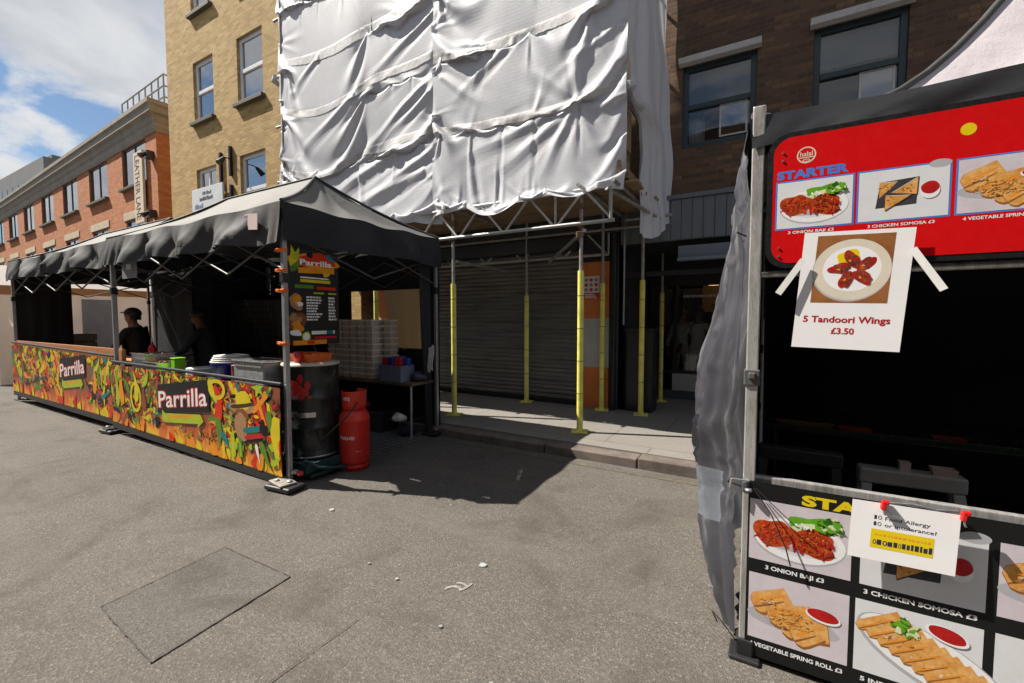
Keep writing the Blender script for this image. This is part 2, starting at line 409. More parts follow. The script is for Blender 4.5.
# painted survey mark and pale spots on the road
markm = surf('survey_paint', (.27, .255, .23), .8, .5, 40, c2=(.12, .11, .10))
mk = MB(); pr = Print(mk, (-1.60, 1.98, .004), (.82, .57, 0), (-.5, .86, 0), (0, 0, 1))
pr.bend(0, 0, .13, .022, 1.2, -2.6, 0, taper=.2); pr.bend(.06, .06, .09, .018, .2, -1.5, 0, taper=.2); pr.bend(.10, -.01, .08, .018, .6, .4, 0, taper=.2)
tag(mk.build('road_marking', markm), kind='structure')
gum = surf('chewing_gum', (.24, .235, .22), .7, .2, 40)
lidm = surf('paper_litter', (.34, .35, .35), .5, .08, 40)
for (x, y, r, lb, cat, nm, mm) in [(-1.546, 2.303, .028, 'largest white round lid lying flat in the middle of the road', 'litter', 'discarded_lid', lidm),
        (-1.918, 1.913, .013, 'small white scrap of paper on the road near a faint painted mark', 'litter', 'paper_scrap', lidm),
        (-3.10, 2.36, .026, 'white torn paper scrap on the road beside the stall shadow', 'litter', 'paper_scrap', lidm),
        (-2.2, 1.95, .012, 'tiny pale fleck of chewing gum on the road beside the paper scrap', 'litter', 'chewing_gum', gum),
        (-1.42, 1.72, .013, 'grey trodden chewing gum on the road below the painted mark', 'litter', 'chewing_gum', gum),
        (-1.0, 1.55, .012, 'trodden chewing gum on open road towards the red menu stall', 'litter', 'chewing_gum', gum)]:
    q = MB(); rd = random.Random(int(x * 999)); n = 18
    rr = [r * rd.uniform(.8, 1.15) for _ in range(n)]
    vs = [(math.cos(2 * PI * i / n) * rr[i], math.sin(2 * PI * i / n) * rr[i] * .8, 0) for i in range(n)] + [(math.cos(2 * PI * i / n) * rr[i] * .85, math.sin(2 * PI * i / n) * rr[i] * .68, .006) for i in range(n)]
    q.add(vs, [(i, (i + 1) % n, n + (i + 1) % n, n + i) for i in range(n)] + [tuple(range(n, 2 * n))], 0)
    tag(q.build(nm, mm, loc=(x, y, .004)), lb, cat)

# ------------------------------------------------------------------ buildings
def facade(mb, x0, x1, z0, z1, y, ops, depth=.12, mat=0, rmat=None, axis='x'):
    """wall face at y with openings (a0,a1,z0,z1) and their reveals"""
    rmat = mat if rmat is None else rmat
    P = (lambda a, d, z: (a, y + d, z)) if axis == 'x' else (lambda a, d, z: (y - d, a, z))
    X = sorted({x0, x1, *[o[0] for o in ops], *[o[1] for o in ops]}); Z = sorted({z0, z1, *[o[2] for o in ops], *[o[3] for o in ops]})
    for i in range(len(X) - 1):
        for j in range(len(Z) - 1):
            cx, cz = (X[i] + X[i + 1]) / 2, (Z[j] + Z[j + 1]) / 2
            if any(o[0] < cx < o[1] and o[2] < cz < o[3] for o in ops): continue
            mb.quad(P(X[i], 0, Z[j]), P(X[i + 1], 0, Z[j]), P(X[i + 1], 0, Z[j + 1]), P(X[i], 0, Z[j + 1]), mat)
    for a, b_, c, d in ops:
        for q in (((a, c), (a, d)), ((b_, d), (b_, c)), ((a, d), (b_, d)), ((b_, c), (a, c))):
            (p0, q0), (p1, q1) = q
            mb.quad(P(p0, 0, q0), P(p0, depth, q0), P(p1, depth, q1), P(p1, 0, q1), rmat)
def sash(parent, x0, x1, z0, z1, y, fm, fw=.06, mid=.5, kind=0, vbar=False, sill=None, lintel=None, roomd=.5, gl=None):
    """frame with a glazed upper and lower sash, blind or curtain and the room behind"""
    f = MB(); d = .07
    f.bb(x0, x0 + fw, y, y + d, z0, z1); f.bb(x1 - fw, x1, y, y + d, z0, z1)
    f.bb(x0 + fw, x1 - fw, y + .001, y + d, z0, z0 + fw); f.bb(x0 + fw, x1 - fw, y + .001, y + d, z1 - fw, z1)
    zm = z0 + (z1 - z0) * mid
    if mid: f.bb(x0 + fw, x1 - fw, y - .012, y + d - .02, zm - fw * .5, zm + fw * .5)
    if vbar: f.bb((x0 + x1) / 2 - fw * .3, (x0 + x1) / 2 + fw * .3, y + .004, y + d - .03, z0 + fw, z1 - fw)
    w = f.build('window', fm, parent, bevel=.006)
    q = MB(); q.quad((x0 + fw, y + .035, z0 + fw), (x1 - fw, y + .035, z0 + fw), (x1 - fw, y + .035, z1 - fw), (x0 + fw, y + .035, z1 - fw)); q.build('pane', gl or glass, w)
    r = MB(); 
    for a in (((x0, y + roomd, z0), (x1, y + roomd, z0), (x1, y + roomd, z1), (x0, y + roomd, z1)), ((x0, y + d, z0), (x0, y + roomd, z0), (x0, y + roomd, z1), (x0, y + d, z1)),
              ((x1, y + roomd, z0), (x1, y + d, z0), (x1, y + d, z1), (x1, y + roomd, z1)), ((x0, y + roomd, z1), (x1, y + roomd, z1), (x1, y + d, z1), (x0, y + d, z1)), ((x0, y + d, z0), (x1, y + d, z0), (x1, y + roomd, z0), (x0, y + roomd, z0))): r.quad(*a)
    r.build('room_lining', roomdark, w)
    if kind in (1, 3):
        bl = MB(); zz = z1 - fw - (z1 - z0) * (.34 if kind == 1 else .5)
        bl.bb(x0 + fw, x1 - fw, y + .09, y + .094, zz, z1 - fw); bl.build('blind', blindm, w)
    if kind in (2, 3):
        cu = MB()
        for s_ in (0, 1):
            a0, a1 = (x0 + fw, x0 + (x1 - x0) * .30) if s_ == 0 else (x1 - (x1 - x0) * .26, x1 - fw)
            if kind == 3 and s_: continue
            cu.grid([[(a0 + (a1 - a0) * i / 16, y + .16 + .03 * math.sin(i * 1.7), z) for i in range(17)] for z in (z0 + fw, z1 - fw)])
        cu.build('curtain', curtainm, w)
    if sill: s = MB(); s.bb(x0 - .08, x1 + .08, y - .19, y + .02, z0 - .1, z0 - .002); s.build('sill', sill, w, bevel=.008)
    if lintel: s = MB(); s.bb(x0 - .05, x1 + .05, y - .15, y, z1 + .002, z1 + .09); s.build('lintel', lintel, w, bevel=.006)
    return w
def solid_back(mb, x0, x1, y0, y1, z1, mat=0):
    mb.quad((x0, y0, 0), (x0, y0, z1), (x0, y1, z1), (x0, y1, 0), mat); mb.quad((x1, y0, 0), (x1, y1, 0), (x1, y1, z1), (x1, y0, z1), mat)
    mb.quad((x0, y0, z1), (x1, y0, z1), (x1, y1, z1), (x0, y1, z1), mat); mb.quad((x0, y1, 0), (x0, y1, z1), (x1, y1, z1), (x1, y1, 0), mat)

sillm = surf('dark_sill', (.10, .09, .06), .7, .4, 8); stone = surf('pale_stone', (.50, .43, .30), .8, .3, 4, .2, 60)
ybrick = brick_mat('yellow_brick', ((.38, .245, .085), (.49, .33, .13), (.26, .16, .06), (.60, .43, .20)), (.30, .21, .105), dirt=(.19, .12, .05), dirt_amt=.4)
# yellow brick house
Y = 7.0
yb = thing('brick_house', 'tall yellow brick house with white sash windows next to the sheeted scaffolding', 'building', (-12.6, Y, 0))
ops = []
for (a0, a1) in ((-15.10, -13.98), (-12.74, -11.55), (-10.3, -9.1)):
    for (z0, z1) in ((4.35, 6.09), (7.47, 9.22), (10.6, 12.35)): ops.append((a0, a1, z0, z1))
w = MB(); facade(w, -16.72, -8.02, 2.9, 13.6, Y, ops, .09); w2 = [( -16.72, 0)]
gops = [(-16.2, -12.9, .55, 2.6), (-12.3, -8.6, .55, 2.6)]
facade(w, -16.72, -8.02, 0, 2.9, Y, gops, .14)
solid_back(w, -16.72, -8.02, Y, Y + 9, 13.6)
def P0(o): o.matrix_parent_inverse = Matrix.Translation(-o.parent.location) if o.parent else Matrix()
def under(root):
    """children were built in world coordinates: keep them there"""
    for c in root.children: c.matrix_parent_inverse = Matrix.Translation(-Vector(root.location))
w.build('wall', ybrick, yb)
kinds = [0, 2, 2, 1, 2, 3, 0, 2, 1]
for i, o in enumerate(ops):
    if o[0] > -10.5 and o[3] < 6.5: continue
    sash(yb, o[0], o[1], o[2], o[3], Y + .075, white_paint, .10, .5 if i % 3 else .46, kinds[i], vbar=(i == 0), sill=sillm, gl=skyglass)
shopblue = surf('shopfront_paint', (.05, .06, .08), .4, .2, 4)
for o in gops:
    q = MB(); x0, x1, z0, z1 = o
    for t in range(4):
        x = x0 + (x1 - x0 - .08) * t / 3; q.bb(x, x + .08, Y + .05, Y + .12, z0, z1)
    q.bb(x0, x1, Y + .052, Y + .118, z0, z0 + .08); q.bb(x0, x1, Y + .052, Y + .118, z1 - .08, z1)
    f = q.build('shop_window', shopblue, yb); q = MB(); q.quad((x0, Y + .09, z0), (x1, Y + .09, z0), (x1, Y + .09, z1), (x0, Y + .09, z1)); q.build('pane', shopglass, f)
    q = MB(); q.bb(x0, x1, Y + 1.5, Y + 1.52, z0, z1); q.build('room_lining', roomdark, f)
q = MB(); q.bb(-16.6, -8.1, Y - .12, Y - .002, 2.72, 3.35); q.build('fascia', shopblue, yb, bevel=.01)
pipe = MB()
pipe.bb(-13.71, -13.62, Y - .07, Y - .003, 5.42, 6.34); pipe.bb(-13.19, -13.10, Y - .08, Y - .003, 5.60, 6.42); pipe.bb(-13.19, -13.10, Y - .08, Y - .003, 4.7, 5.36)
pipe.build('vent_pipe', darkmetal, yb, bevel=.01)
lm = MB(); lm.path([(-13.1, Y - .08, 6.05), (-12.98, Y - .26, 6.02), (-12.9, Y - .36, 5.95)], .016); lm.tube((-12.9, Y - .33, 5.97), (-12.86, Y - .5, 5.78), .045, 10, r1=.08); lm.build('wall_lamp', darkmetal, yb)
under(yb)
# its banner sign
sb = thing('shop_board', 'white hanging board with dark lettering under a window of the yellow house', 'sign', (-14.3, Y - .1, 5.1))
q = MB(); q.box((0, 0, 0), (1.72, .05, .72), Matrix.Rotation(.0, 3, 'Y')); q.build('board', surf('board_white', (.62, .65, .68), .5, .12, 3), sb, bevel=.008)
q = MB(); pr = Print(q, (-.86, -.028, -.36), (1, 0, 0), (0, 0, 1), (0, -1, 0))
rd = random.Random(5)
for (b_, a0, a1, h) in ((.50, .62, 1.12, .09), (.34, .45, 1.15, .10), (.13, .16, .62, .12)):
    a = a0
    while a < a1:
        ww = rd.uniform(.03, .07); pr.rect(a, b_, a + ww, b_ + h * rd.uniform(.7, 1.2), 0 if b_ > .2 else 1); a += ww + rd.uniform(.012, .03)
q.build('lettering', [surf('dark_ink', (.06, .06, .09), .6, .1, 5), surf('blue_ink', (.16, .20, .34), .6, .1, 5)], sb)

# orange brick building beyond the side street
obrick = brick_mat('orange_brick', ((.38, .120, .042), (.47, .165, .06), (.26, .08, .03), (.55, .22, .09)), (.32, .19, .10), dirt=(.20, .07, .035), dirt_amt=.3)
OY = 7.6
ob = thing('corner_building', 'orange brick corner building with stone cornice and rooftop railing beyond the yellow house', 'building', (-19.15, OY, 0))
ops = []
for k in range(7):
    x1 = -20.15 - k * 4.2
    ops.append((x1 - 2.45, x1, 6.75, 8.32))
for k in range(7):
    x1 = -20.35 - k * 4.2; ops.append((x1 - 2.05, x1, 3.35, 5.50))
w = MB(); facade(w, -50, -19.15, 0, 8.4, OY, ops, .16); facade(w, OY, 22, 0, 8.4, -19.15, [(12, 13.2, 4, 6)], .12, axis='y')
w.quad((-50, OY, 8.4), (-19.15, OY, 8.4), (-19.15, 22, 8.4), (-50, 22, 8.4))
w.build('wall', obrick, ob)
ofr = surf('dark_window_frame', (.05, .055, .065), .4, .2, 6)
for i, o in enumerate(ops):
    wn = sash(ob, o[0], o[1], o[2], o[3], OY + .05, ofr, .07, 0 if i < 7 else .0, 2 if i % 2 else 0, vbar=True, sill=sillm, gl=skyglass)
    if i >= 7: q = MB(); q.bb(o[0] - .2, o[1] + .2, OY - .03, OY + .1, o[3] + .002, o[3] + .3); q.build('lintel', stone, wn, bevel=.01)
cornm = surf('cornice_stone', (.27, .24, .20), .8, .35, 3, .2, 50)
c = MB(); prof = [(.02, 8.30), (.06, 8.42), (.07, 8.60), (.12, 8.66), (.15, 8.84), (.26, 8.90), (.27, 9.10), (.33, 9.16), (.33, 9.30), (0, 9.36)]
for (d0, z0), (d1, z1) in zip(prof[:-1], prof[1:]):
    c.quad((-50, OY - d0, z0), (-19.15 + d0, OY - d0, z0), (-19.15 + d1, OY - d1, z1), (-50, OY - d1, z1))
    c.quad((-19.15 + d0, OY - d0, z0), (-19.15 + d0, 22, z0), (-19.15 + d1, 22, z1), (-19.15 + d1, OY - d1, z1))
c.quad((-50, OY, 9.36), (-19.15, OY, 9.36), (-19.15, 22, 9.36), (-50, 22, 9.36))
c.build('cornice', cornm, ob)
r = MB()
for x in np.arange(-23.5, -17.3, .62): 
    if x < -19.2: r.tube((x, OY + .35, 9.36), (x, OY + .35, 10.5), .03, 6)
for z in (9.7, 10.1, 10.5): r.tube((-23.5, OY + .35, z), (-19.3, OY + .35, z), .03, 6); r.tube((-19.3, OY + .35, z), (-19.3, 20, z), .03, 6)
for y in np.arange(OY + .35, 20, .62): r.tube((-19.3, y, 9.36), (-19.3, y, 10.5), .03, 6)
r.build('roof_railing', surf('grey_rail_paint', (.30, .31, .32), .5, .2, 5), ob)
pl = MB(); pl.bb(-23.6, -19.5, OY + 1.0, 20, 9.37, 10.0); pl.build('plant_room', surf('zinc_cladding', (.25, .27, .29), .5, .2, 3, stretch=(3, 3, .3)), ob)
for z in (7.5, 5.4):
    lb = MB(); lb.bb(-19.60, -19.36, OY - .22, OY - .002, z - .14, z + .14); lb.tube((-19.48, OY - .2, z + .05), (-19.48, OY - .40, z - .1), .05, 8, r1=.1); lb.build('wall_lamp', darkmetal, ob)
under(ob); ob.rotation_euler.z = -math.radians(3)
sg = thing('street_sign', 'tall beige vertical street sign with dark letters on the orange brick corner', 'sign', (-20.50, OY - .04, 6.50), rz=-math.radians(3))
sgm = surf('sign_beige', (.60, .50, .38), .6, .12, 4)
q = MB(); q.box((0, 0, 0), (.86, .08, 2.62)); q.build('board', sgm, sg, bevel=.01)
q = MB(); pr = Print(q, (-.43, -.0415, -1.31), (1, 0, 0), (0, 0, 1), (0, -1, 0))
pr.text('LEATHER LANE', .16, 2.50, .60, 0, ang=-PI / 2, bold=.02, width=2.38)
q.build('lettering', surf('sign_brown_ink', (.06, .04, .03), .6, .1, 5), sg)

# far grey building behind the roofline
fb = MB(); fb.bb(-72, -49, 12, 24, 0, 14.2); fb.bb(-71, -51, 13, 22, 14.2, 15.0)
fo = thing('office_block', 'grey flat-roofed office block far down the street behind the cornice', 'building', (0, 0, 0)); fb.build('wall', surf('grey_render', (.15, .155, .165), .8, .2, 1), fo)
q = MB()
for z in (9.5, 11.6): 
    for x in np.arange(-71, -50, 1.6): q.bb(x, x + 1.1, 11.98, 12.0, z, z + 1.4)
q.build('window', surf('dark_glazing', (.05, .06, .08), .1, .1, 3), fo)

# the other side of the street, behind the photographer: plain brick terrace that shades and reflects
ot = thing('opposite_terrace', 'plain brown brick terrace on the opposite side of the street', 'building', (-10, -6.5, 0))
q = MB(); q.bb(-70, 45, -16, -6.5, 0, 9.5); q.build('wall', brick_mat('brown_brick', ((.20, .12, .08), (.26, .16, .10), (.15, .09, .06), (.30, .19, .12)), (.18, .15, .12)), ot)
q = MB()
for k in range(38):
    for z in (3.6, 6.6): q.bb(-68 + k * 3, -66.7 + k * 3, -6.49, -6.46, z, z + 1.7)
q.build('window', surf('opposite_window', (.06, .07, .08), .15, .1, 3), ot)
q = MB(); q.bb(-70, 45, -6.48, -6.40, .3, 2.7); q.build('shopfront', surf('opposite_shopfront', (.06, .06, .07), .4, .3, .4), ot)
under(ot)
# ------------------------------------------------------------------ building behind the scaffold
dbrick = brick_mat('dark_brick', ((.095, .056, .034), (.145, .086, .048), (.048, .034, .027), (.24, .14, .075)), (.10, .082, .062), dirt=(.05, .038, .03), dirt_amt=.4, s=.84)
sbld = thing('shop_building', 'shop behind the scaffolding with closed grey roller shutter and orange white painted pillars', 'building', (-5, 7, 0))
w = MB(); facade(w, -8.0, -2.06, 2.95, 12.6, 7.0, [(-7.4, -6.4, 4.2, 5.9), (-5.6, -4.6, 4.2, 5.9), (-3.6, -2.6, 4.2, 5.9)], .15)
solid_back(w, -8.0, -2.06, 7.002, 16, 12.6); w.build('wall', dbrick, sbld)
for a in (-7.4, -5.6, -3.6): sash(sbld, a, a + 1., 4.2, 5.9, 7.1, white_paint, .07, .5, 0, sill=sillm)
shut = surf('shutter_steel', (.175, .170, .158), .5, .55, 2.2, .05, 40, metal=.3, c2=(.075, .072, .066), stretch=(.6, 1, 8))
q = MB(); prof = []; z = .125
while z < 2.86: prof += [(0, z), (-.014, z + .018), (-.014, z + .05), (0, z + .068)]; z += .075
q.grid([[(-6.85, 7.02 + d, z), (-2.72, 7.02 + d, z)] for d, z in prof], smooth=False)
sh = q.build('roller_shutter', shut, sbld)
q = MB(); q.bb(-6.9, -2.7, 6.985, 7.03, .121, .20); 
q.build('bottom_bar', darkmetal, sh, bevel=.004)
q = MB(); q.bb(-6.9, -2.7, 6.80, 7.0, 2.72, 2.95); q.build('shutter_box', darkmetal, sbld, bevel=.01)
q = MB(); q.bb(-8.0, -2.02, 6.86, 7.0, 2.952, 3.5); q.build('fascia', surf('dark_fascia', (.035, .037, .042), .5, .2, 3), sbld, bevel=.01)
orange = surf('orange_wall_paint', (.62, .185, .04), .55, .22, 4, .1, 60, c2=(.44, .12, .03)); greyp = surf('grey_wall_paint', (.44, .42, .41), .6, .2, 4, .1, 60)
for (a0, a1) in ((-2.68, -2.20), (-7.45, -6.92)):
    q = MB()
    for (z0, z1, mi) in ((.121, .80, 0), (.80, 1.60, 1), (1.60, 2.52, 0)): q.bb(a0, a1, 6.93, 7.2, z0 + .0005, z1 - .0005, mi)
    q.bb(a0, a1, 6.94, 7.2, 2.521, 2.95, 2)
    q.build('painted_pillar', [orange, greyp, blackm], sbld)
q = MB(); q.bb(-2.19, -2.06, 6.96, 7.3, .121, 3.2); q.build('pillar', surf('slate_paint', (.05, .06, .075), .5, .2, 4), sbld, bevel=.006)
q = MB(); q.tube((-2.11, 6.90, .122), (-2.11, 6.90, 3.2), .042, 12); 
for z in (.8, 2.0, 2.9): q.tube((-2.11, 6.90, z), (-2.11, 6.90, z + .06), .052, 12)
q.build('drainpipe', darkmetal, sbld); q = MB(); q.tube((-1.96, 6.93, 1.5), (-1.96, 6.93, 3.1), .016, 8); q.build('conduit', alu, sbld)
under(sbld)
po = thing('safety_poster', 'small white and red warning poster on the orange painted pillar', 'poster', (-2.49, 6.925, 2.10))
q = MB(); pr = Print(q, (-.15, 0, -.19), (1, 0, 0), (0, 0, 1), (0, -1, 0)); pr.rect(0, 0, .28, .38, 0); pr.rect(.0, .0, .28, .11, 1)
for i in range(3):
    for j in range(3): pr.blob(.055 + .085 * i, .16 + .08 * j, .032, .03, 1 if (i + j) % 2 else 2, n=10)
for k in range(3): pr.rect(.03, .02 + k * .028, .25 - .03 * k, .035 + k * .028, 0)
q.build('sheet', [surf('poster_white', (.70, .70, .70), .4, .05, 4), surf('poster_red', (.60, .03, .03), .4, .1, 4), surf('poster_grey', (.25, .25, .27), .4, .1, 4)], po)
cab = thing('black_cabinet', 'tall black cabinet standing in the dark recess beside the drainpipe', 'cabinet', (-1.72, 7.15, .121))
q = MB(); q.box((0, 0, .64), (.42, .36, 1.28)); q.build('body', blackm, cab, bevel=.012)
q = MB(); q.box((0, -.185, .64), (.36, .012, 1.16)); q.build('door', surf('black_door', (.022, .022, .024), .35, .2, 4), cab, bevel=.004)
q = MB(); q.box((0, 0, 1.30), (.45, .39, .04)); q.build('top', blackm, cab, bevel=.008)

# ------------------------------------------------------------------ dark brick house on the right, recessed shop
bb = thing('brick_terrace', 'dark brown brick house with dark framed windows above a recessed grey shopfront', 'building', (2, 7, 0))
ops = [(-1.15, -.20, 4.09, 5.26), (.44, 1.37, 4.09, 5.30), (2.15, 3.1, 4.09, 5.30), (-1.15, -.20, 7.1, 8.5), (.44, 1.37, 7.1, 8.5), (2.15, 3.1, 7.1, 8.5)]
w = MB(); facade(w, -2.055, 9, 3.36, 12.2, 7.0, ops, .13); solid_back(w, -2.055, 9, 9.7, 16, 12.2)
w.quad((-2.055, 7, 12.2), (9, 7, 12.2), (9, 9.7, 12.2), (-2.055, 9.7, 12.2)); w.quad((-2.055, 7, 2.9), (-2.055, 9.7, 2.9), (-2.055, 9.7, 12.2), (-2.055, 7, 12.2)); w.quad((9, 7, 0), (9, 7, 12.2), (9, 9.7, 12.2), (9, 9.7, 0))
w.build('wall', dbrick, bb)
tealf = surf('dark_teal_frame', (.018, .040, .050), .4, .2, 5); ltm = surf('lintel_stone', (.52, .51, .50), .7, .25, 5)
for i, o in enumerate(ops):
    sash(bb, o[0], o[1], o[2], o[3], 7.035, tealf, .075, .5, [3, 1, 1, 2, 0, 2][i], vbar=False, lintel=ltm)
casglass = glass_mat('casement_glass', (.5, .58, .66), .16)
for o in ops:
    q = MB(); x0, x1, z0, z1 = o[0] + (o[1] - o[0]) * .52, o[1] - .10, o[2] + .10, o[2] + (o[3] - o[2]) * .47
    for r_ in ((x0, x0 + .022, z0, z1), (x1 - .022, x1, z0, z1), (x0 + .022, x1 - .022, z0, z0 + .022), (x0 + .022, x1 - .022, z1 - .022, z1)): q.bb(r_[0], r_[1], 7.052, 7.066, r_[2], r_[3])
    cs_ = q.build('casement', ltm, bb); q = MB(); q.quad((x0, 7.059, z0), (x1, 7.059, z0), (x1, 7.059, z1), (x0, 7.059, z1)); q.build('pane', casglass, cs_)
slate = surf('slate_blue_boards', (.135, .155, .180), .55, .18, 3, stretch=(5, 5, .5))
q = MB(); x = -2.02
while x < 8.9: q.bb(x, min(x + .142, 9), 6.93, 6.998, 2.765, 3.355); x += .150
q.bb(-2.02, 9, 6.955, 6.999, 2.76, 3.355); q.bb(-2.02, 9, 6.90, 6.999, 3.357, 3.42)
q.build('fascia', slate, bb, bevel=.004)
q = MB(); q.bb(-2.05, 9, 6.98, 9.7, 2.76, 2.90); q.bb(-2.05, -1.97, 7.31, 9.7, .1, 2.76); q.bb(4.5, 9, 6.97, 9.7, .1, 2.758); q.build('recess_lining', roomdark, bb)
q = MB(); q.bb(-1.15, 4.4, 6.86, 6.975, 2.45, 2.66); q.tube((-1.15, 6.84, 2.46), (4.4, 6.84, 2.46), .03, 10); q.build('awning_box', surf('pale_awning_cover', (.15, .175, .22), .35, .1, 3), bb, bevel=.03)
q = MB(); q.bb(-1.95, 4.45, 6.95, 7.02, 2.25, 2.32); q.build('transom', darkmetal, bb, bevel=.004)
q = MB(); q.bb(-1.95, 4.4, 8.58, 8.72, 2.2, 2.75)
for x in (-1.95, -1.50, -.70, .8, 2.4, 4.3): q.bb(x, x + .07, 8.58, 8.66, .122, 2.2)
q.bb(-1.95, 4.4, 8.59, 8.65, .58, .64); q.build('shop_window', darkmetal, bb, bevel=.004)
q = MB(); q.bb(-1.5, -.70, 8.575, 8.66, .26, .579); q.build('stall_riser', surf('riser_paint', (.42, .42, .42), .5, .15, 4), bb, bevel=.006)
q = MB(); q.bb(-1.95, 4.4, 8.52, 8.70, .122, .255); q.build('step', surf('dark_step', (.06, .065, .075), .7, .2, 4), bb, bevel=.01)
q = MB(); q.quad((-1.9, 8.62, .62), (4.35, 8.62, .62), (4.35, 8.62, 2.2), (-1.9, 8.62, 2.2)); q.build('pane', shopglass, bb)
q = MB(); q.bb(-3, 4.4, 11.0, 11.1, 0, 2.9, 0); q.bb(-3, 4.4, 8.72, 11, .10, .14, 1); q.bb(-3, 4.4, 8.73, 11, 2.76, 2.8, 0)
q.bb(-1.25, .4, 10.7, 10.98, 1.75, 2.6, 2); q.build('shop_interior', [roomdark, surf('shop_floor', (.06, .055, .05), .5, .2, 4), surf('ochre_panel', (.50, .30, .08), .6, .2, 3)], bb)
lp = MB()
for x in (-.95, -.35, .3): lp.lathe([(.0, .16), (.05, .15), (.09, .04), (.10, 0), (0, 0)], (x, 9.9, 2.28), 16); lp.tube((x, 9.9, 2.44), (x, 9.9, 2.758), .008, 6)
lp.build('pendant_lamp', emis('warm_lamp', (1, .62, .25), 1.0), bb)
q = MB(); rd = random.Random(8); x = -1.42
pr = Print(q, (-1.42, 8.574, 1.98), (1, 0, 0), (0, 0, 1), (0, -1, 0)); a = .1
while a < .75: ww = rd.uniform(.02, .05); pr.rect(a, .0, a + ww, .045, 0); a += ww + .015
q.build('lettering', surf('window_lettering', (.55, .55, .52), .5, .05, 5), bb)
under(bb)

# ------------------------------------------------------------------ scaffold
sc = thing('scaffold', 'steel scaffold over the pavement wrapped in wrinkled white sheeting, yellow sleeved feet', 'scaffold', (-5, 6, 0.12))
tube = surf('scaffold_tube', (.36, .35, .33), .5, .4, 10, metal=.45, c2=(.22, .19, .16)); rusty = surf('scaffold_fitting', (.20, .13, .08), .7, .4, 25, metal=.3)
palem = surf('pale_alloy', (.46, .45, .44), .45, .25, 10, metal=.25)
yel = surf('yellow_sleeve', (.74, .70, .16), .5, .2, 7, c2=(.52, .47, .10)); tapem = surf('sleeve_tape', (.25, .24, .06), .6, .2, 9); woodm = surf('scaffold_boards', (.30, .20, .115), .8, .4, 4, .3, 60, c2=(.16, .10, .06), stretch=(1, 6, 6))
def standard(x, y, z0, top, sl):
    q = MB(); q.tube((x, y, z0), (x, y, top), .0242, 12); s = q.build('standard', tube, sc)
    q = MB(); q.tube((x, y, z0 + .012), (x, y, sl), .040, 14, 0)
    z = z0 + .5
    while z < sl - .1: q.tube((x, y, z), (x, y, z + .012), .0412, 14, 1, caps=True); z += .42
    q.build('sleeve', [yel, tapem], s)
    q = MB(); q.box((x, y, z0 + .006), (.21, .21, .012), Matrix.Rotation(.25, 3, 'Z')); q.tube((x, y, z0 + .01), (x, y, z0 + .05), .05, 14, r1=.043); q.build('base_plate', yel, s)
FX = [-8.22, -5.76, -4.11, -2.07]
for x in FX: standard(x, 5.35, .125, 11.2, 2.21 if x > -3 else 2.12)
for x, s_ in ((-5.7, 2.1), (-3.64, 2.0), (-2.27, 2.16)): standard(x, 6.82, .125, 11.2, s_)
standard(-1.64, 6.80, .15 - .03, 11.2, 2.18); standard(-1.60, 8.05, .126, 2.74, 2.05)
def lattice(y, x0, x1, zb, zt, nm):
    q = MB(); q.tube((x0, y, zb), (x1, y, zb), .0242, 10); q.tube((x0, y, zt), (x1, y, zt), .0242, 10)
    n = int((x1 - x0) / .70); st = (x1 - x0) / n
    for i in range(n):
        a = x0 + i * st
        q.tube((a + .02, y, zb), (a + st / 2, y, zt), .017, 8); q.tube((a + st / 2, y, zt), (a + st - .02, y, zb), .017, 8)
        if i % 4 == 3: q.tube((a + st, y, zb), (a + st, y, zt), .017, 8)
    return q.build(nm, palem, sc)
lattice(5.27, -8.6, -1.62, 2.79, 3.20, 'lattice_beam'); lattice(6.88, -8.4, -2.2, 2.62, 3.0, 'lattice_beam')
q = MB(); q.tube((-1.66, 5.25, 2.79), (-1.66, 5.25, 3.25), .0242, 10)
for x in FX + [-1.64]: q.tube((x + .07, 5.05, 3.20), (x + .07, 7.0, 3.20), .0242, 10); q.tube((x + .06, 5.35, 2.45), (x + .06, 6.82, 2.45), .0242, 10) if x < -3 else None
for z in (4.30, 5.37, 6.32, 7.4, 8.5, 9.6, 10.7): q.tube((-8.5, 5.40, z), (-1.56, 5.40, z), .0242, 8); q.tube((-1.58, 5.3, z), (-1.58, 6.95, z), .0242, 8)
q.tube((-2.0, 5.28, 2.7), (-3.2, 6.8, 2.55), .0242, 10); q.tube((-1.64, 5.3, 3.2), (-1.64, 7.0, 3.2), .0242, 8); q.tube((-1.7, 5.2, 3.16), (-1.35, 6.6, 3.02), .0242, 8); q.tube((-1.9, 6.75, 3.10), (-1.22, 6.75, 3.10), .0242, 8)
q.tube((-8.4, 6.82, 3.0), (-1.6, 6.82, 3.0), .0242, 8)
q.build('ledger', tube, sc)
cpl = [((x, 5.32, z), .3) for x in FX for z in (2.79, 3.20)] + [((x, 5.36, 3.02), 0) for x in FX] + [((-1.64, 6.8, 3.1), 0), ((-2.07, 5.30, 2.66), .5)]
q = MB(); q.box((0, 0, 0), (.085, .095, .075)); q.tube((-.05, .0, 0), (.05, .0, 0), .014, 8); c0 = q.build('coupler', rusty, sc, bevel=.012); firstc = True
for p_, r_ in cpl:
    c_ = c0 if firstc else c0.copy()
    if not firstc: COL.objects.link(c_)
    firstc = False; c_.location = p_; c_.rotation_euler = (r_ * .4, 0, r_)
q = MB(); rd = random.Random(12); y = 5.42
for k in range(7):
    x = -8.6 
    while x < -1.5:
        ln = min(rd.choice([2.4, 3.0, 3.6]), -1.38 + rd.uniform(-.12, .05) - x)
        if ln < .3: break
        q.box((x + ln / 2, y + .11, 3.265 + .012 * (k % 2) + rd.uniform(0, .006)), (ln - .01, .218, .036), Matrix.Rotation(rd.uniform(-.004, .004), 3, 'Y')); x += ln
    y += .228
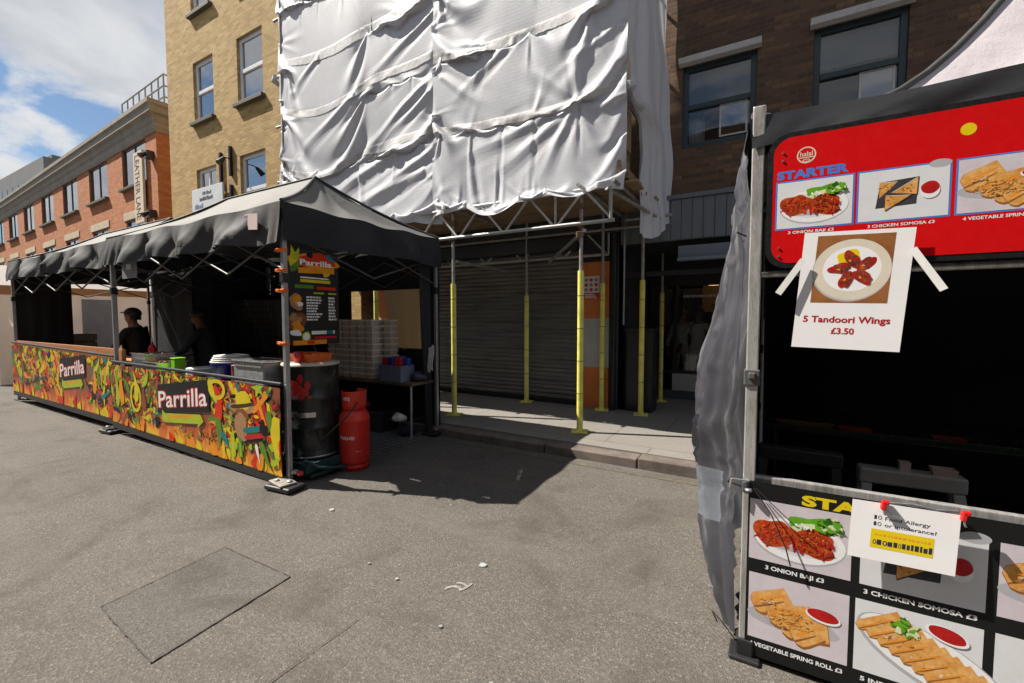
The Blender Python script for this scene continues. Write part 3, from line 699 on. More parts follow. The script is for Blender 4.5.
q.build('deck_boards', woodm, sc, bevel=.004)
q = MB(); q.bb(-8.55, -1.50, 5.41, 7.0, 3.298, 3.305); q.build('deck_sun_block', blackm, sc)  # unseen sheet, added to stop sun leaking through the deck
q = MB(); q.bb(-8.5, -1.5, 5.44, 5.476, 3.31, 3.50); q.bb(-1.60, -1.565, 5.3, 6.9, 3.31, 3.50); q.build('toe_board', woodm, sc, bevel=.004)
q = MB(); q.box((-1.72, 5.98, 3.62), (.05, .5, .72)); q.box((-1.66, 6.1, 3.3), (.3, .9, .04), Matrix.Rotation(.15, 3, 'Y')); q.box((-1.62, 5.75, 4.0), (.06, .24, .5)); q.build('loose_board', woodm, sc, bevel=.005)

# wrinkled sheeting: a small cloth solver (position based) hung from tie points
def smooth_field(rng, nz, nx, cell):
    lo = rng.normal(0, 1, (nz // cell + 3, nx // cell + 3)); ix = np.linspace(0, lo.shape[1] - 1.01, nx); iz = np.linspace(0, lo.shape[0] - 1.01, nz)
    a, b_ = ix.astype(int), iz.astype(int); fa, fb = ix - a, (iz - b_)[:, None]
    return (lo[b_][:, a] * (1 - fa) + lo[b_][:, a + 1] * fa) * (1 - fb) + (lo[b_ + 1][:, a] * (1 - fa) + lo[b_ + 1][:, a + 1] * fa) * fb
def cloth(nx, nz, x0, x1, z0, z1, slack_x, slack_z, pins, rail_z, seed, wind=(0, -.5, 0), iters=150, off=0.):
    """sheet of nz by nx points hung from pins (x, z, y, pull_x, pull_z); it may not pass the rails behind it"""
    rng = np.random.default_rng(seed)
    X, Z = np.meshgrid(np.linspace(x0, x1, nx), np.linspace(z0, z1, nz))
    P = np.stack([X, np.full_like(X, 5.34) - off, Z], -1).astype(float)
    P[..., 1] += smooth_field(rng, nz, nx, 7) * .012 - .015 + rng.normal(0, .004, X.shape)
    sx = (x1 - x0) / (nx - 1); sz = (z1 - z0) / (nz - 1)
    bag = 1 + 5 * np.clip((4.35 - Z) / .5, 0, 1) * (X < -2.6)
    loose = np.clip(1 + 1.1 * smooth_field(rng, nz, nx, 24), .08, 3.2) * bag
    rx, rz = sx * (1 + slack_x * loose), sz * (1 + slack_z * np.clip(1 + 1.1 * smooth_field(rng, nz, nx, 24), .08, 3.2) * bag); rd_ = np.sqrt(rx ** 2 + rz ** 2)
    wv = np.ones((nz, nx))
    for (px_, pz_, py_, qx, qz) in pins:
        i = int(round((px_ - x0) / sx)); j = int(round((pz_ - z0) / sz))
        if 0 <= i < nx and 0 <= j < nz: wv[j, i] = 0; P[j, i] = (x0 + i * sx + qx, py_ - off, z0 + j * sz + qz)
    V = np.zeros_like(P); dt = .02; rails = np.array(rail_z); S = slice
    def con(s1, s2, rest, k):
        d = P[s2] - P[s1]; l = np.sqrt((d ** 2).sum(-1)) + 1e-9
        w1, w2 = wv[s1], wv[s2]; s = w1 + w2; s = np.where(s == 0, 1, s)
        c = (k * (l - rest) / l / s)[..., None] * d
        P[s1] += c * w1[..., None]; P[s2] -= c * w2[..., None]
    for it in range(iters):
        V[..., 2] -= 9.8 * dt * .5
        V += np.array(wind) * dt * (math.sin(it * .09) * .5 + .5)
        V *= .96
        old = P.copy(); P += V * dt * wv[..., None]
        for s_ in range(9):
            for o in (0, 1):
                con((S(None), S(o, nx - 1, 2)), (S(None), S(o + 1, nx, 2)), rx[:, o:nx - 1:2], 1.)
                con((S(o, nz - 1, 2), S(None)), (S(o + 1, nz, 2), S(None)), rz[o:nz - 1:2], 1.)
            for o in (0, 1):
                con((S(o, nz - 1, 2), S(0, nx - 1)), (S(o + 1, nz, 2), S(1, nx)), rd_[o:nz - 1:2, :-1], .35)
                con((S(o, nz - 1, 2), S(1, nx)), (S(o + 1, nz, 2), S(0, nx - 1)), rd_[o:nz - 1:2, :-1], .35)
            if s_ == 4:
                con((S(None), S(0, nx - 2)), (S(None), S(2, nx)), 2 * rx[:, :-2], .01)
                con((S(0, nz - 2), S(None)), (S(2, nz), S(None)), 2 * rz[:-2], .01)
            dmin = np.abs(P[..., 2][..., None] - rails).min(-1)
            lim = 5.365 + np.clip(dmin - .03, 0, .16) * .6 - off
            P[..., 1] = np.where(wv > 0, np.minimum(P[..., 1], lim), P[..., 1])
        V = (P - old) / dt
    return P
rails = [3.25, 4.30, 5.37, 6.32, 7.4, 8.5, 9.6, 10.7]
def pins_for(x0, x1, seed, skip, step):
    """ties along every rail, some missing, some dragging the sheet sideways"""
    rd = random.Random(seed); out = []
    for z in rails[1:]:
        x = x0; sh = rd.uniform(-.05, .05); dz = 0
        while x < x1 + .01:
            post = any(abs(x - f) < step * .5 for f in FX)
            if post or rd.random() > skip: out.append((x, z, 5.335 - rd.uniform(0, .02), sh * .9 + rd.uniform(-.03, .03), rd.uniform(-.045, .02)))
            x += step * rd.uniform(.75, 1.25)
    return out
edgeL = [(-8.30, z, 5.36, 0, 0) for z in np.arange(3.6, 10.8, .55)]; edgeR = [(-1.50, z, 5.36, 0, 0) for z in np.arange(3.4, 10.8, .42)]
pl_ = pins_for(-8.0, -4.3, 3, .50, .50) + edgeL + [(x, 3.20, 5.22, .0, dz) for x, dz in ((-8.2, .1), (-7.3, .25), (-6.1, .0), (-5.2, .06), (-4.75, 0))] + [(-4.30, z, 5.335, .03, 0) for z in np.arange(3.5, 10.8, .36)]
pr_ = pins_for(-4.3, -1.7, 5, .48, .50) + edgeR + [(x, 3.24, 5.22, .0, dz) for x, dz in ((-4.2, 0), (-3.75, .05), (-2.9, .0), (-2.5, .04), (-1.8, .02))] + [(-4.42, z, 5.33, -.03, 0) for z in np.arange(3.4, 10.8, .62)]
plasm = newmat('white_sheeting')
m, nt, b, out = plasm
v = coords(nt); n_ = noise(nt, v, .9, 6, .6); n2_ = noise(nt, v, 14, 5, .7)
L(nt, mixc(nt, .3, ramp(nt, n_, [(.3, (.50, .52, .57)), (.6, (.60, .62, .67)), (.8, (.66, .675, .72))]), ramp(nt, n2_, [(.3, (.45, .46, .50)), (.6, (.60, .61, .65))])), b.inputs['Base Color'])
b.inputs['Roughness'].default_value = .5; b.inputs['Specular IOR Level'].default_value = .4
w1 = nt.nodes.new('ShaderNodeTexBrick'); w1.inputs['Scale'].default_value = 1; w1.inputs['Brick Width'].default_value = .05; w1.inputs['Row Height'].default_value = .05; w1.inputs['Mortar Size'].default_value = .004; w1.offset = 0
sp = nt.nodes.new('ShaderNodeSeparateXYZ'); cbn = nt.nodes.new('ShaderNodeCombineXYZ'); L(nt, v, sp.inputs[0]); ad = nt.nodes.new('ShaderNodeMath'); L(nt, sp.outputs[0], ad.inputs[0]); L(nt, sp.outputs[1], ad.inputs[1]); L(nt, ad.outputs[0], cbn.inputs[0]); L(nt, sp.outputs[2], cbn.inputs[1]); L(nt, cbn.outputs[0], w1.inputs['Vector'])
cr = ridges(nt, coords(nt, (1, 1, .7)), 1.3, 3, .5)
hh = nt.nodes.new('ShaderNodeMath'); hh.operation = 'MULTIPLY_ADD'; L(nt, w1.outputs['Fac'], hh.inputs[0]); hh.inputs[1].default_value = .04; L(nt, cr, hh.inputs[2])
bump(nt, b, hh.outputs[0], .30, .05)
tr = nt.nodes.new('ShaderNodeBsdfTranslucent'); tr.inputs[0].default_value = (.8, .8, .82, 1)
mxs = nt.nodes.new('ShaderNodeMixShader'); mxs.inputs[0].default_value = .16
L(nt, b.outputs[0], mxs.inputs[1]); L(nt, tr.outputs[0], mxs.inputs[2]); L(nt, mxs.outputs[0], out.inputs[0])
sheetm = m
lapm = surf('dirty_sheet_edge', (.54, .54, .56), .55, .35, 5, .2, 40, c2=(.40, .38, .36))
def refine(P):
    for ax in (0, 1):
        P = np.moveaxis(P, ax, 0); Q = np.concatenate([P[:1], P, P[-1:]]); n = len(P)
        mid = (-Q[:n - 1] + 9 * Q[1:n] + 9 * Q[2:n + 1] - Q[3:n + 2]) / 16
        R = np.empty((2 * n - 1,) + P.shape[1:]); R[::2] = P; R[1::2] = mid; P = np.moveaxis(R, 0, ax)
    return P
def creases(P, ties, longs, seed):
    """sharp tension creases fanning out of the tie points, and a few long drag folds"""
    rd = random.Random(seed); X, Z = P[..., 0].copy(), P[..., 2].copy(); D = np.zeros_like(X); lines = []
    for t_ in ties:
        for _ in range(rd.randint(1, 3)):
            a = rd.choice([-PI / 2 + rd.uniform(-1.2, 1.2), rd.uniform(-.5, .5), PI + rd.uniform(-.5, .5), PI / 2 + rd.uniform(-.9, .9)]); l = rd.uniform(.25, .95)
            lines.append((t_[0], t_[1], t_[0] + l * math.cos(a), t_[1] + l * math.sin(a), rd.uniform(.022, .05), rd.uniform(.008, .022)))
    for (x0, z0, x1, z1, w, h) in lines + longs:
        L_ = math.hypot(x1 - x0, z1 - z0); ux, uz = (x1 - x0) / L_, (z1 - z0) / L_
        s_ = (X - x0) * ux + (Z - z0) * uz; d = -(X - x0) * uz + (Z - z0) * ux
        d = d + .03 * np.sin(s_ * 5 + x0 * 9) * np.clip(s_ / L_, 0, 1)
        w_ = w * (1 + 1.2 * np.clip(s_ / L_, 0, 1)); f = np.clip(1 - np.abs(d) / w_, 0, 1); env = np.clip(s_ / .05, 0, 1) * np.clip((L_ - s_) / (L_ * .7), 0, 1)
        h = h * .50; D += h * f * env - .45 * h * np.clip(1 - np.abs(d - 1.7 * w_) / w_, 0, 1) * env
    P = P.copy(); P[..., 1] -= D
    return P
def sheet(P, nm):
    q = MB(); q.grid(P); o = q.build(nm, sheetm, sc)
    # laps where one width of sheet overlaps the next, just over each rail
    rows = P[:, P.shape[1] // 2, 2]; q = MB(); rng = np.random.default_rng(len(P))
    for kz, z in enumerate(rails[1:]):
        j = int(np.argmin(np.abs(rows - z - .02))); n = P.shape[1]; i0 = int(rng.uniform(0, .35) * n); i1 = int(rng.uniform(.62, 1) * n)
        if kz % 2 == len(P[0]) % 4 // 2: i0, i1 = 0, n
        j0, j1 = max(0, j - 3), min(len(P) - 1, j + 2); w_ = np.cumsum(rng.normal(0, .003, n)); w_ -= np.linspace(0, w_[-1], n)
        q.grid([[(P[jj, i, 0], P[jj, i, 1] - (.006 if jj != j1 else .003) - .003 * rng.random(), P[jj, i, 2] + (w_[i] - .02 if jj == j0 else 0)) for i in range(i0, i1)] for jj in range(j0, j1 + 1)])
    q.build('sheet_lap', lapm, o)
    return o
longL = [(-4.4, 5.30, -6.4, 4.15, .06, .055), (-4.5, 5.05, -5.9, 4.25, .05, .05), (-6.1, 5.40, -7.9, 4.5, .06, .045), (-4.4, 6.2, -6.0, 5.5, .05, .04), (-5.2, 4.3, -7.6, 3.5, .08, .06), (-4.4, 4.2, -6.2, 3.45, .07, .06), (-4.6, 3.9, -7.0, 3.3, .08, .06), (-8.2, 5.4, -7.0, 5.2, .04, .03), (-8.2, 4.4, -7.2, 3.8, .05, .04), (-7.0, 6.3, -8.1, 5.7, .05, .035)]
sheet(creases(refine(cloth(104, 196, -8.30, -4.30, 3.10, 10.75, .0085, .0150, pl_, rails, 1)), pl_, longL, 1), 'sheeting')
longR = [(-2.1, 4.3, -2.7, 3.35, .05, .05), (-2.1, 4.3, -3.5, 3.5, .06, .05), (-2.1, 4.32, -4.2, 3.85, .06, .045), (-2.1, 4.3, -1.75, 3.4, .05, .045), (-2.1, 4.3, -2.2, 5.3, .04, .035), (-2.1, 4.3, -2.9, 5.0, .05, .035), (-2.1, 5.35, -1.6, 4.5, .04, .035), (-4.3, 5.2, -3.4, 4.5, .05, .035), (-3.0, 5.35, -4.2, 4.7, .05, .035), (-1.6, 5.1, -2.6, 4.6, .04, .03)]
sheet(creases(refine(cloth(76, 196, -4.42, -1.50, 3.15, 10.75, .0065, .0125, pr_, rails, 2, off=.035)), pr_, longR, 2), 'sheeting')
# side return of the sheeting at the open end
rd = random.Random(4); ph = [rd.uniform(0, 6) for _ in range(8)]
P_ = []
for j in range(90):
    z = 2.92 + (10.75 - 2.92) * j / 89; row = []
    ya = 5.36 if z > 4.32 else (5.36 + .62 * min(1, (4.32 - z) / .12) + .10 * math.sin(z * 7))
    zb = z
    for i in range(34):
        t = i / 33; y = ya + (6.95 - ya) * t
        d = .025 * math.sin(t * 9 + ph[0] + z * .6) + .02 * math.sin(t * 17 + ph[1] - z * 1.1) + .014 * math.sin(z * 5.5 + ph[2] + t * 3) + .02 * math.sin(t * 31 + z * 2)
        zz_ = z - (.10 * math.sin(t * 5) + .16 * (1 - t)) * (1 if j == 0 else 0) 
        row.append((-1.49 + d + .22 * t * max(0, 1 - (z - 2.9) / 6), y, zz_))
    P_.append(row)
q = MB(); q.grid(P_); q.build('sheeting', sheetm, sc)
# rolled surplus sheet and tie cords
q = MB(); q.path([(-1.50 + .05 * math.sin(t * 9), 5.32 + .55 * t, 4.36 + .06 * math.sin(t * 5)) for t in np.linspace(0, 1, 14)], .05, 10); q.path([(-8.40, 5.34, 6.30), (-8.50, 5.36, 6.26), (-8.46, 5.5, 6.2)], .05, 10); q.build('sheet_roll', sheetm, sc)
under(sc)
for s_ in list(sc.children): pass

# people and plants behind the shop glass
# ------------------------------------------------------------------ people
def skin_body(name, verts, edges, mats, parent, zones, sub=1):
    """one continuous body: joints with radii grown by a skin modifier; faces get their material by nearest joint"""
    me = bpy.data.meshes.new(name); me.from_pydata([v[0] for v in verts], edges, [])
    o = bpy.data.objects.new(name, me); COL.objects.link(o)
    o.modifiers.new('skin', 'SKIN').use_smooth_shade = True
    sv = me.skin_vertices[0].data if me.skin_vertices else None
    if sv is None:
        bpy.context.view_layer.objects.active = o; o.select_set(True); bpy.ops.object.modifier_remove(modifier='skin'); bpy.ops.object.modifier_add(type='SKIN'); sv = me.skin_vertices[0].data
    for i, v in enumerate(verts): sv[i].radius = (v[1], v[1] * (v[2] if len(v) > 2 else 1)); sv[i].use_root = (i == 0)
    s_ = o.modifiers.new('sub', 'SUBSURF'); s_.levels = s_.render_levels = sub + 1
    dg = bpy.context.evaluated_depsgraph_get(); dg.update()
    m2 = bpy.data.meshes.new_from_object(o.evaluated_get(dg)); bpy.data.objects.remove(o); bpy.data.meshes.remove(me)
    m2.name = name
    m2.materials.clear()
    for m_ in mats: m2.materials.append(m_)
    J = np.array([v[0] for v in verts], float); Zn = np.array(zones)
    cen = np.zeros(len(m2.polygons) * 3); m2.polygons.foreach_get('center', cen); cen = cen.reshape(-1, 3)
    idx = Zn[np.argmin(((cen[:, None] - J[None]) ** 2).sum(-1), 1)]
    m2.polygons.foreach_set('material_index', idx.astype(np.int32)); m2.polygons.foreach_set('use_smooth', [True] * len(m2.polygons)); m2.update()
    r = bpy.data.objects.new(name, m2); COL.objects.link(r)
    if parent: r.parent = parent
    return r
def person(label, loc, rz, h, shirt, trous, skinm, hairm, lean=0., arms=((.25, .35, -.30), (.25, .30, -.35)), head=(0, 0), hat=None, apron=None, group=None):
    """local frame: faces +x, left is +y. lean tips the trunk forward; arms give hand offsets from the shoulder (forward, out, up)"""
    k = h / 1.75; root = thing('person', label, 'person', loc, group, rz)
    V, E_, Z = [], [], []
    def add(p, r, par=None, zone=0, flat=1.):
        V.append((tuple(Vector(p) * k), r * k, flat)); Z.append(zone)
        if par is not None: E_.append((par, len(V) - 1))
        return len(V) - 1
    def ln(p, z0=.95):
        x, y, z = p; d = z - z0; return (x + math.sin(lean) * d, y, z0 + math.cos(lean) * d)
    pel = add((0, 0, .95), .135, None, 1)
    wa = add(ln((.0, 0, 1.08)), .125, pel, 0); ch = add(ln((.0, 0, 1.28)), .150, wa, 0); up = add(ln((-.01, 0, 1.40)), .105, ch, 0)
    nk = add(ln((.0, 0, 1.49)), .056, up, 2); jw = add(ln((.025 + head[0] * .5, head[1] * .5, 1.575)), .070, nk, 2); hd = add(ln((.02 + head[0], head[1], 1.65)), .096, jw, 2); tp = add(ln((.0 + head[0], head[1], 1.70)), .066, hd, 2)
    ns = add(ln((.112 + head[0], head[1], 1.615)), .014, hd, 2)
    for s_ in (1, -1): add(ln((.0 + head[0], head[1] + s_ * .088, 1.62)), .016, hd, 2)
    for s_ in (1, -1):
        hp = add((0, s_ * .09, .88), .098, pel, 1); kn = add((.02, s_ * .10, .49), .062, hp, 1); an = add((-.01, s_ * .105, .10), .045, kn, 1); add((.03, s_ * .11, .045), .042, an, 3); add((.15, s_ * .12, .035), .036, len(V) - 1, 3)
    for s_, (fx, fo, fz) in zip((1, -1), arms):
        S0 = Vector(ln((0, s_ * .175, 1.39))); sh = add(S0, .068, up, 0)
        H = S0 + Vector((fx, s_ * (fo - .17), fz)); M_ = (S0 + H) / 2; D = (H - S0).length
        dr = max(0, .29 ** 2 - (D / 2) ** 2) ** .5; bend = Vector((-.4, s_ * .55, -.75)).normalized()
        el = add(M_ + bend * dr, .047, sh, 0); d = (H - (M_ + bend * dr)).normalized(); wr = add(H, .031, el, 2)
        pm = add(H + d * .06, .034, wr, 2); side = d.cross(Vector((0, 0, 1))).normalized()
        for n_, (o_, l_) in enumerate(((-.027, .065), (-.009, .078), (.009, .072), (.027, .055))):
            f1 = add(H + d * (.09 + l_ * .4) + side * o_, .0095, pm, 2); add(H + d * (.09 + l_ * .8) + side * o_ * 1.1 + Vector((0, 0, -.02)), .008, f1, 2)
        th = add(H + d * .055 + side * (-.045) * s_ + Vector((0, 0, .01)), .011, pm, 2); add(H + d * .095 + side * (-.055) * s_, .009, th, 2)
    skin_body('body', V, E_, [shirt, trous, skinm, blackm], root, Z)
    q = MB(); c = Vector(ln((-.012 + head[0], head[1], 1.675))) * k
    rows = []
    for j in range(9):
        th_ = (j / 8) * PI * .60; r0 = .112 * k * math.sin(th_); zz_ = .098 * k * math.cos(th_)
        rows.append([(c.x + r0 * math.cos(2 * PI * i / 20) * 1.06 - .01, c.y + r0 * math.sin(2 * PI * i / 20) * .93, c.z + zz_ + .006 * k) for i in range(21)])
    q.grid(rows)
    if hat:
        hr = MB(); hr.grid([[(c.x - .012 + .100 * k * math.cos(a), c.y + .094 * k * math.sin(a), c.z - .015 - .085 * k * t) for a in np.linspace(1.9, 2 * PI - 1.9, 14)] for t in np.linspace(0, 1, 4)]); hr.build('hair', hairm, root, solid=.012)
        hm = q.build('cap', hat, root, solid=.006)
        b_ = MB(); cc = c + Vector((.09, 0, .035)) * k
        b_.grid([[(cc.x + .012 * k + (.085 * k) * t * math.cos(a), cc.y + .085 * k * math.sin(a) * (.75 + .25 * t), cc.z - .02 * t * k) for a in np.linspace(-1.35, 1.35, 13)] for t in np.linspace(0, 1, 5)]); b_.build('peak', hat, hm, solid=.005)
    else: q.build('hair', hairm, root, solid=.008)
    fm = MB(); e0 = Vector(ln((.098 + head[0], head[1], 1.643))) * k
    for s_ in (1, -1): fm.lathe([(0, .008), (.007, .005), (.009, 0), (.007, -.005), (0, -.008)], (e0.x - .002, e0.y + s_ * .033 * k, e0.z), 10)
    fm.build('eyes', blackm, root)
    mo = MB(); e1 = Vector(ln((.088 + head[0], head[1], 1.555))) * k; mo.box(e1, (.012, .045, .008)); mo.build('mouth', surf('lip_skin', (.25, .09, .07), .5, .1, 20), root)
    if apron:
        q = MB(); q.grid([[(.145 * k + .012 * math.cos(t * 3) + (math.sin(lean) * (z - .95) * k if z > .95 else 0), t * .15 * k, z * k) for t in np.linspace(-1, 1, 9)] for z in np.linspace(.55, 1.30, 10)]); q.build('apron', apron, root, solid=.004)
    return root
skinA = surf('skin', (.30, .16, .10), .5, .1, 20); skinB = surf('skin_brown', (.16, .08, .05), .5, .1, 20); hairB = surf('black_hair', (.01, .009, .008), .5, .2, 40)
dshirt = surf('black_tshirt', (.014, .014, .016), .85, .2, 10, .2, 40); dtr = surf('dark_jeans', (.02, .022, .03), .85, .2, 10); pale = surf('pale_cotton', (.62, .64, .68), .8, .15, 8, .2, 30); palet = surf('pale_trousers', (.50, .52, .56), .8, .15, 8); greysh = surf('charcoal_shirt', (.022, .026, .032), .85, .2, 10, .2, 40)
person('cook in black t-shirt and black peaked cap leaning over the stall counter', (-8.98, 3.22, 0), PI * 1.16, 1.76, dshirt, dtr, skinA, hairB, lean=.16, arms=((.34, .22, -.34), (.30, .20, -.22)), hat=blackm, apron=matteblack)
person('cook in dark clothes bending behind the counter beside the blue tub', (-7.45, 3.55, 0), PI * 1.18, 1.74, greysh, dtr, skinB, hairB, lean=.20, arms=((.36, .25, -.30), (.36, .22, -.34)), head=(.02, 0), apron=matteblack)
person('person in pale shirt and trousers behind the shop glass, nearer the black cabinet', (-1.46, 9.3, .14), -1.4, 1.62, pale, palet, skinA, hairB, arms=((.12, .24, -.48), (.10, .26, -.50)))
person('person in pale clothes with arms apart behind the shop glass, nearer the grey tarp', (-1.14, 9.2, .14), -1.7, 1.66, pale, pale, skinB, hairB, arms=((.10, .34, -.46), (.12, .32, -.44)))

def plant(lb, loc, h, n, seed, w=.35):
    rd = random.Random(seed); t = thing('potted_plant', lb, 'plant', loc)
    q = MB(); q.lathe([(0, 0), (.13, 0), (.17, .3), (.18, .31), (.15, .31), (.14, .26), (0, .26)], n=20); q.build('pot', surf('dark_pot', (.05, .045, .04), .5, .2, 8), t)
    st = MB(); lf = MB()
    for i in range(n):
        a = rd.uniform(0, 6.28); r = rd.uniform(.2, 1) * w; top = Vector((r * math.cos(a), r * math.sin(a), h * rd.uniform(.55, 1)))
        p0 = Vector((rd.uniform(-.05, .05), rd.uniform(-.05, .05), .26)); pts = [p0.lerp(top, u) + Vector((0, 0, .12 * math.sin(u * PI))) for u in (0, .35, .7, 1)]
        st.path(pts, .006, 5)
        for j in range(9):
            u = .35 + .65 * j / 8; c = p0.lerp(top, u) + Vector((0, 0, .12 * math.sin(u * PI))); d = Vector((rd.uniform(-1, 1), rd.uniform(-1, 1), rd.uniform(-.5, .6))).normalized(); l = rd.uniform(.10, .2)
            s_ = d.cross(Vector((0, 0, 1))).normalized() * l * .28; m_ = c + d * l * .5 + Vector((0, 0, .02)); e = c + d * l - Vector((0, 0, l * .3))
            lf.add([c, m_ + s_, e, m_ - s_], [(0, 1, 2), (0, 2, 3)], rd.choice([0, 0, 1]))
    st.build('stem', surf('plant_stem', (.06, .08, .03), .6, .2, 8), t); lf.build('leaves', [surf('leaf_green', (.045, .10, .03), .5, .3, 8), surf('leaf_light', (.09, .15, .04), .5, .3, 8)], t)
plant('tall leafy green plant in a dark pot inside the shop window by the tarp', (-.55, 9.3, .14), 1.75, 22, 1, .5)
plant('smaller leafy plant in a pot at the dark side of the shop window', (-1.72, 9.6, .14), 1.5, 14, 2, .3)
plant('bushy potted plant deep in the shop under the ochre panel', (.1, 9.7, .14), 1.65, 20, 3, .5)
# ------------------------------------------------------------------ market stalls (pop-up canopies)
def roofcloth(name, c, c2, rough=.55, sheen=.3, bs=.35, trans=0):
    m, nt, b, out = newmat(name); v = coords(nt)
    n1 = noise(nt, v, 1.6, 7, .65); n2 = noise(nt, v, 130, 2, .6); n3 = noise(nt, v, 4, 6, .6, .1)
    col = ramp(nt, n1, [(.3, c2), (.6, c), (.8, tuple(min(1, x * 1.15) for x in c))]); col = mixc(nt, .25, col, ramp(nt, n3, [(.35, c2), (.65, c)]))
    L(nt, col, b.inputs['Base Color']); b.inputs['Roughness'].default_value = rough
    b.inputs['Sheen Weight'].default_value = sheen; b.inputs['Sheen Roughness'].default_value = .4
    mu = nt.nodes.new('ShaderNodeMath'); mu.operation = 'MULTIPLY_ADD'; L(nt, n2, mu.inputs[0]); mu.inputs[1].default_value = .1; L(nt, n3, mu.inputs[2])
    bump(nt, b, mu.outputs[0], bs, .03)
    if trans:
        t_ = nt.nodes.new('ShaderNodeBsdfTranslucent'); L(nt, col, t_.inputs[0]); x_ = nt.nodes.new('ShaderNodeMixShader'); x_.inputs[0].default_value = trans
        L(nt, b.outputs[0], x_.inputs[1]); L(nt, t_.outputs[0], x_.inputs[2]); L(nt, x_.outputs[0], out.inputs[0])
    return m
topm = roofcloth('sun_faded_canopy', (.105, .104, .102), (.070, .069, .068), .7, 0); valm = roofcloth('black_canopy_cloth', (.060, .060, .063), (.030, .030, .034), .78, .04, .2)
navy = roofcloth('black_wall_shaded_valance', (.012, .013, .019), (.007, .0075, .011), .75, .0); creamcl = roofcloth('cream_canvas', (.78, .70, .63), (.70, .62, .55), .8, .1, .3, .5)
vinyl = roofcloth('black_vinyl', (.030, .031, .034), (.018, .018, .02), .2, .0, .08); palecl = roofcloth('pink_white_cloth', (.60, .55, .58), (.52, .48, .52), .7, .2)
seamm = surf('seam_binding', (.05, .05, .05), .7, .2, 12)
def canopy(name, label, x0, x1, y0, y1, zb, zt, peak, rx0, rx1, topmat, valmat, legs=4, group=None, sag=.10, foldamp=.04, seed=1, braces=True, frontfold=1.):
    """pop-up stall: legs, hip roof sagging between its ribs, loose valance, folding lattice under the eaves"""
    root = thing(name, label, 'market stall', (x0, y0, 0), group)
    rd = random.Random(seed); ph = [rd.uniform(0, 6.3) for _ in range(12)]
    ym = (y0 + y1) / 2
    A, B, Cc, D = Vector((x0, y0, zt)), Vector((x1, y0, zt)), Vector((x1, y1, zt)), Vector((x0, y1, zt)); R0, R1 = Vector((rx0, ym, peak)), Vector((rx1, ym, peak))
    def patch(a, b_, c, d, n, m):
        rows = []
        for j in range(m + 1):
            v = j / m; row = []
            for i in range(n + 1):
                u = i / n; p = a.lerp(b_, u).lerp(d.lerp(c, u), v)
                s_ = math.sin(PI * v) ** .9
                p.z -= sag * s_ * (.55 + .45 * math.sin(PI * u)) 
                p.z += (.022 * math.sin(u * 13 + ph[0] + v * 4) + .016 * math.sin(u * 29 + ph[1] - v * 6)) * s_ * (1 - .5 * v)
                p.z -= .035 * math.sin(PI * u) * (1 - v) * (.5 + .5 * math.sin(u * 21 + ph[2]))
                row.append(p)
            rows.append(row)
        return rows
    q = MB()
    q.grid(patch(A, B, R1, R0, 48, 14)); q.grid(patch(B, Cc, R1, R1, 26, 14)); q.grid(patch(Cc, D, R0, R1, 30, 10)); q.grid(patch(D, A, R0, R0, 20, 14))
    roof = q.build('roof', topmat, root)
    q = MB()
    for a, r_ in ((A, R0), (B, R1), (Cc, R1), (D, R0)): q.path([a.lerp(r_, t) + Vector((0, 0, -sag * .55 * math.sin(PI * t) ** .9 + .012)) for t in np.linspace(0, 1, 12)], .017, 6)
    q.path([R0 + Vector((0, 0, .012)), R1 + Vector((0, 0, .012))], .014, 6)
    q.build('seam_trim', seamm, roof)
    q = MB()
    def strip(a, b_, nrm, n, amp):
        rows = []; ln = (b_ - a).length
        for j in range(9):
            v = j / 8; row = []
            for i in range(n + 1):
                u = i / n; s_ = u * ln
                f = abs(((s_ * 1.15 + ph[3] * .3 + .25 * math.sin(s_ * 1.7 + ph[4]) + .35 * (v - .5) * math.sin(s_ * 2.3 + ph[5])) % 1) - .5) * 2
                g_ = math.sin(s_ * 11 + ph[6] + v * 2.5) * .5 + math.sin(s_ * 5.3 + ph[7] - v * 1.5)
                d = amp * ((f - .4) * 1.6 + .35 * g_) * min(1, v * 1.6) * min(1, 6 * u, 6 * (1 - u))
                d += amp * .22 * abs(math.sin(s_ * 17 + ph[9] + v * (3 + 2 * math.sin(s_ * 3)))) * v
                p = a.lerp(b_, u) + nrm * (.012 + d + .02 * v)
                p.z = zt - (zt - zb) * v - .03 * math.sin(PI * u) * (1 - v) * (.5 + .5 * math.sin(u * 21 + ph[2])) + .018 * v * math.sin(s_ * 4.3 + ph[8])
                row.append(p)
            rows.append(row)
        return rows
    q.grid(strip(A, B, Vector((0, -1, 0)), 150, foldamp * frontfold)); q.grid(strip(B, Cc, Vector((1, 0, 0)), 60, foldamp * .5), 1); q.grid(strip(Cc, D, Vector((0, 1, 0)), 60, foldamp * .5), 1); q.grid(strip(D, A, Vector((-1, 0, 0)), 60, foldamp * .5), 1)
    q.build('valance', [valmat, navy], root)  # side and rear strips: their shade put into a darker cloth colour
    ins = .035; first = None
    for (x, y) in ((x1 - ins, y0 + ins), (x0 + ins, y0 + ins), (x1 - ins, y1 - ins), (x0 + ins, y1 - ins))[:legs]:
        q = MB(); q.box((0, 0, 1.30), (.044, .044, 2.56)); q.box((0, 0, .95), (.036, .05, .05)); lg = q.build('leg', alu, root, bevel=.004); lg.location = (x, y, 0)
        q = MB(); q.box((0, 0, .008), (.13, .13, .014)); q.build('foot', darkmetal, lg, bevel=.003)
        q = MB(); q.box((0, 0, 1.98), (.062, .062, .09)); q.build('slider', blackm, lg, bevel=.006); q = MB(); q.box((0, 0, 2.57), (.07, .07, .10)); q.build('corner_joint', blackm, lg, bevel=.006)
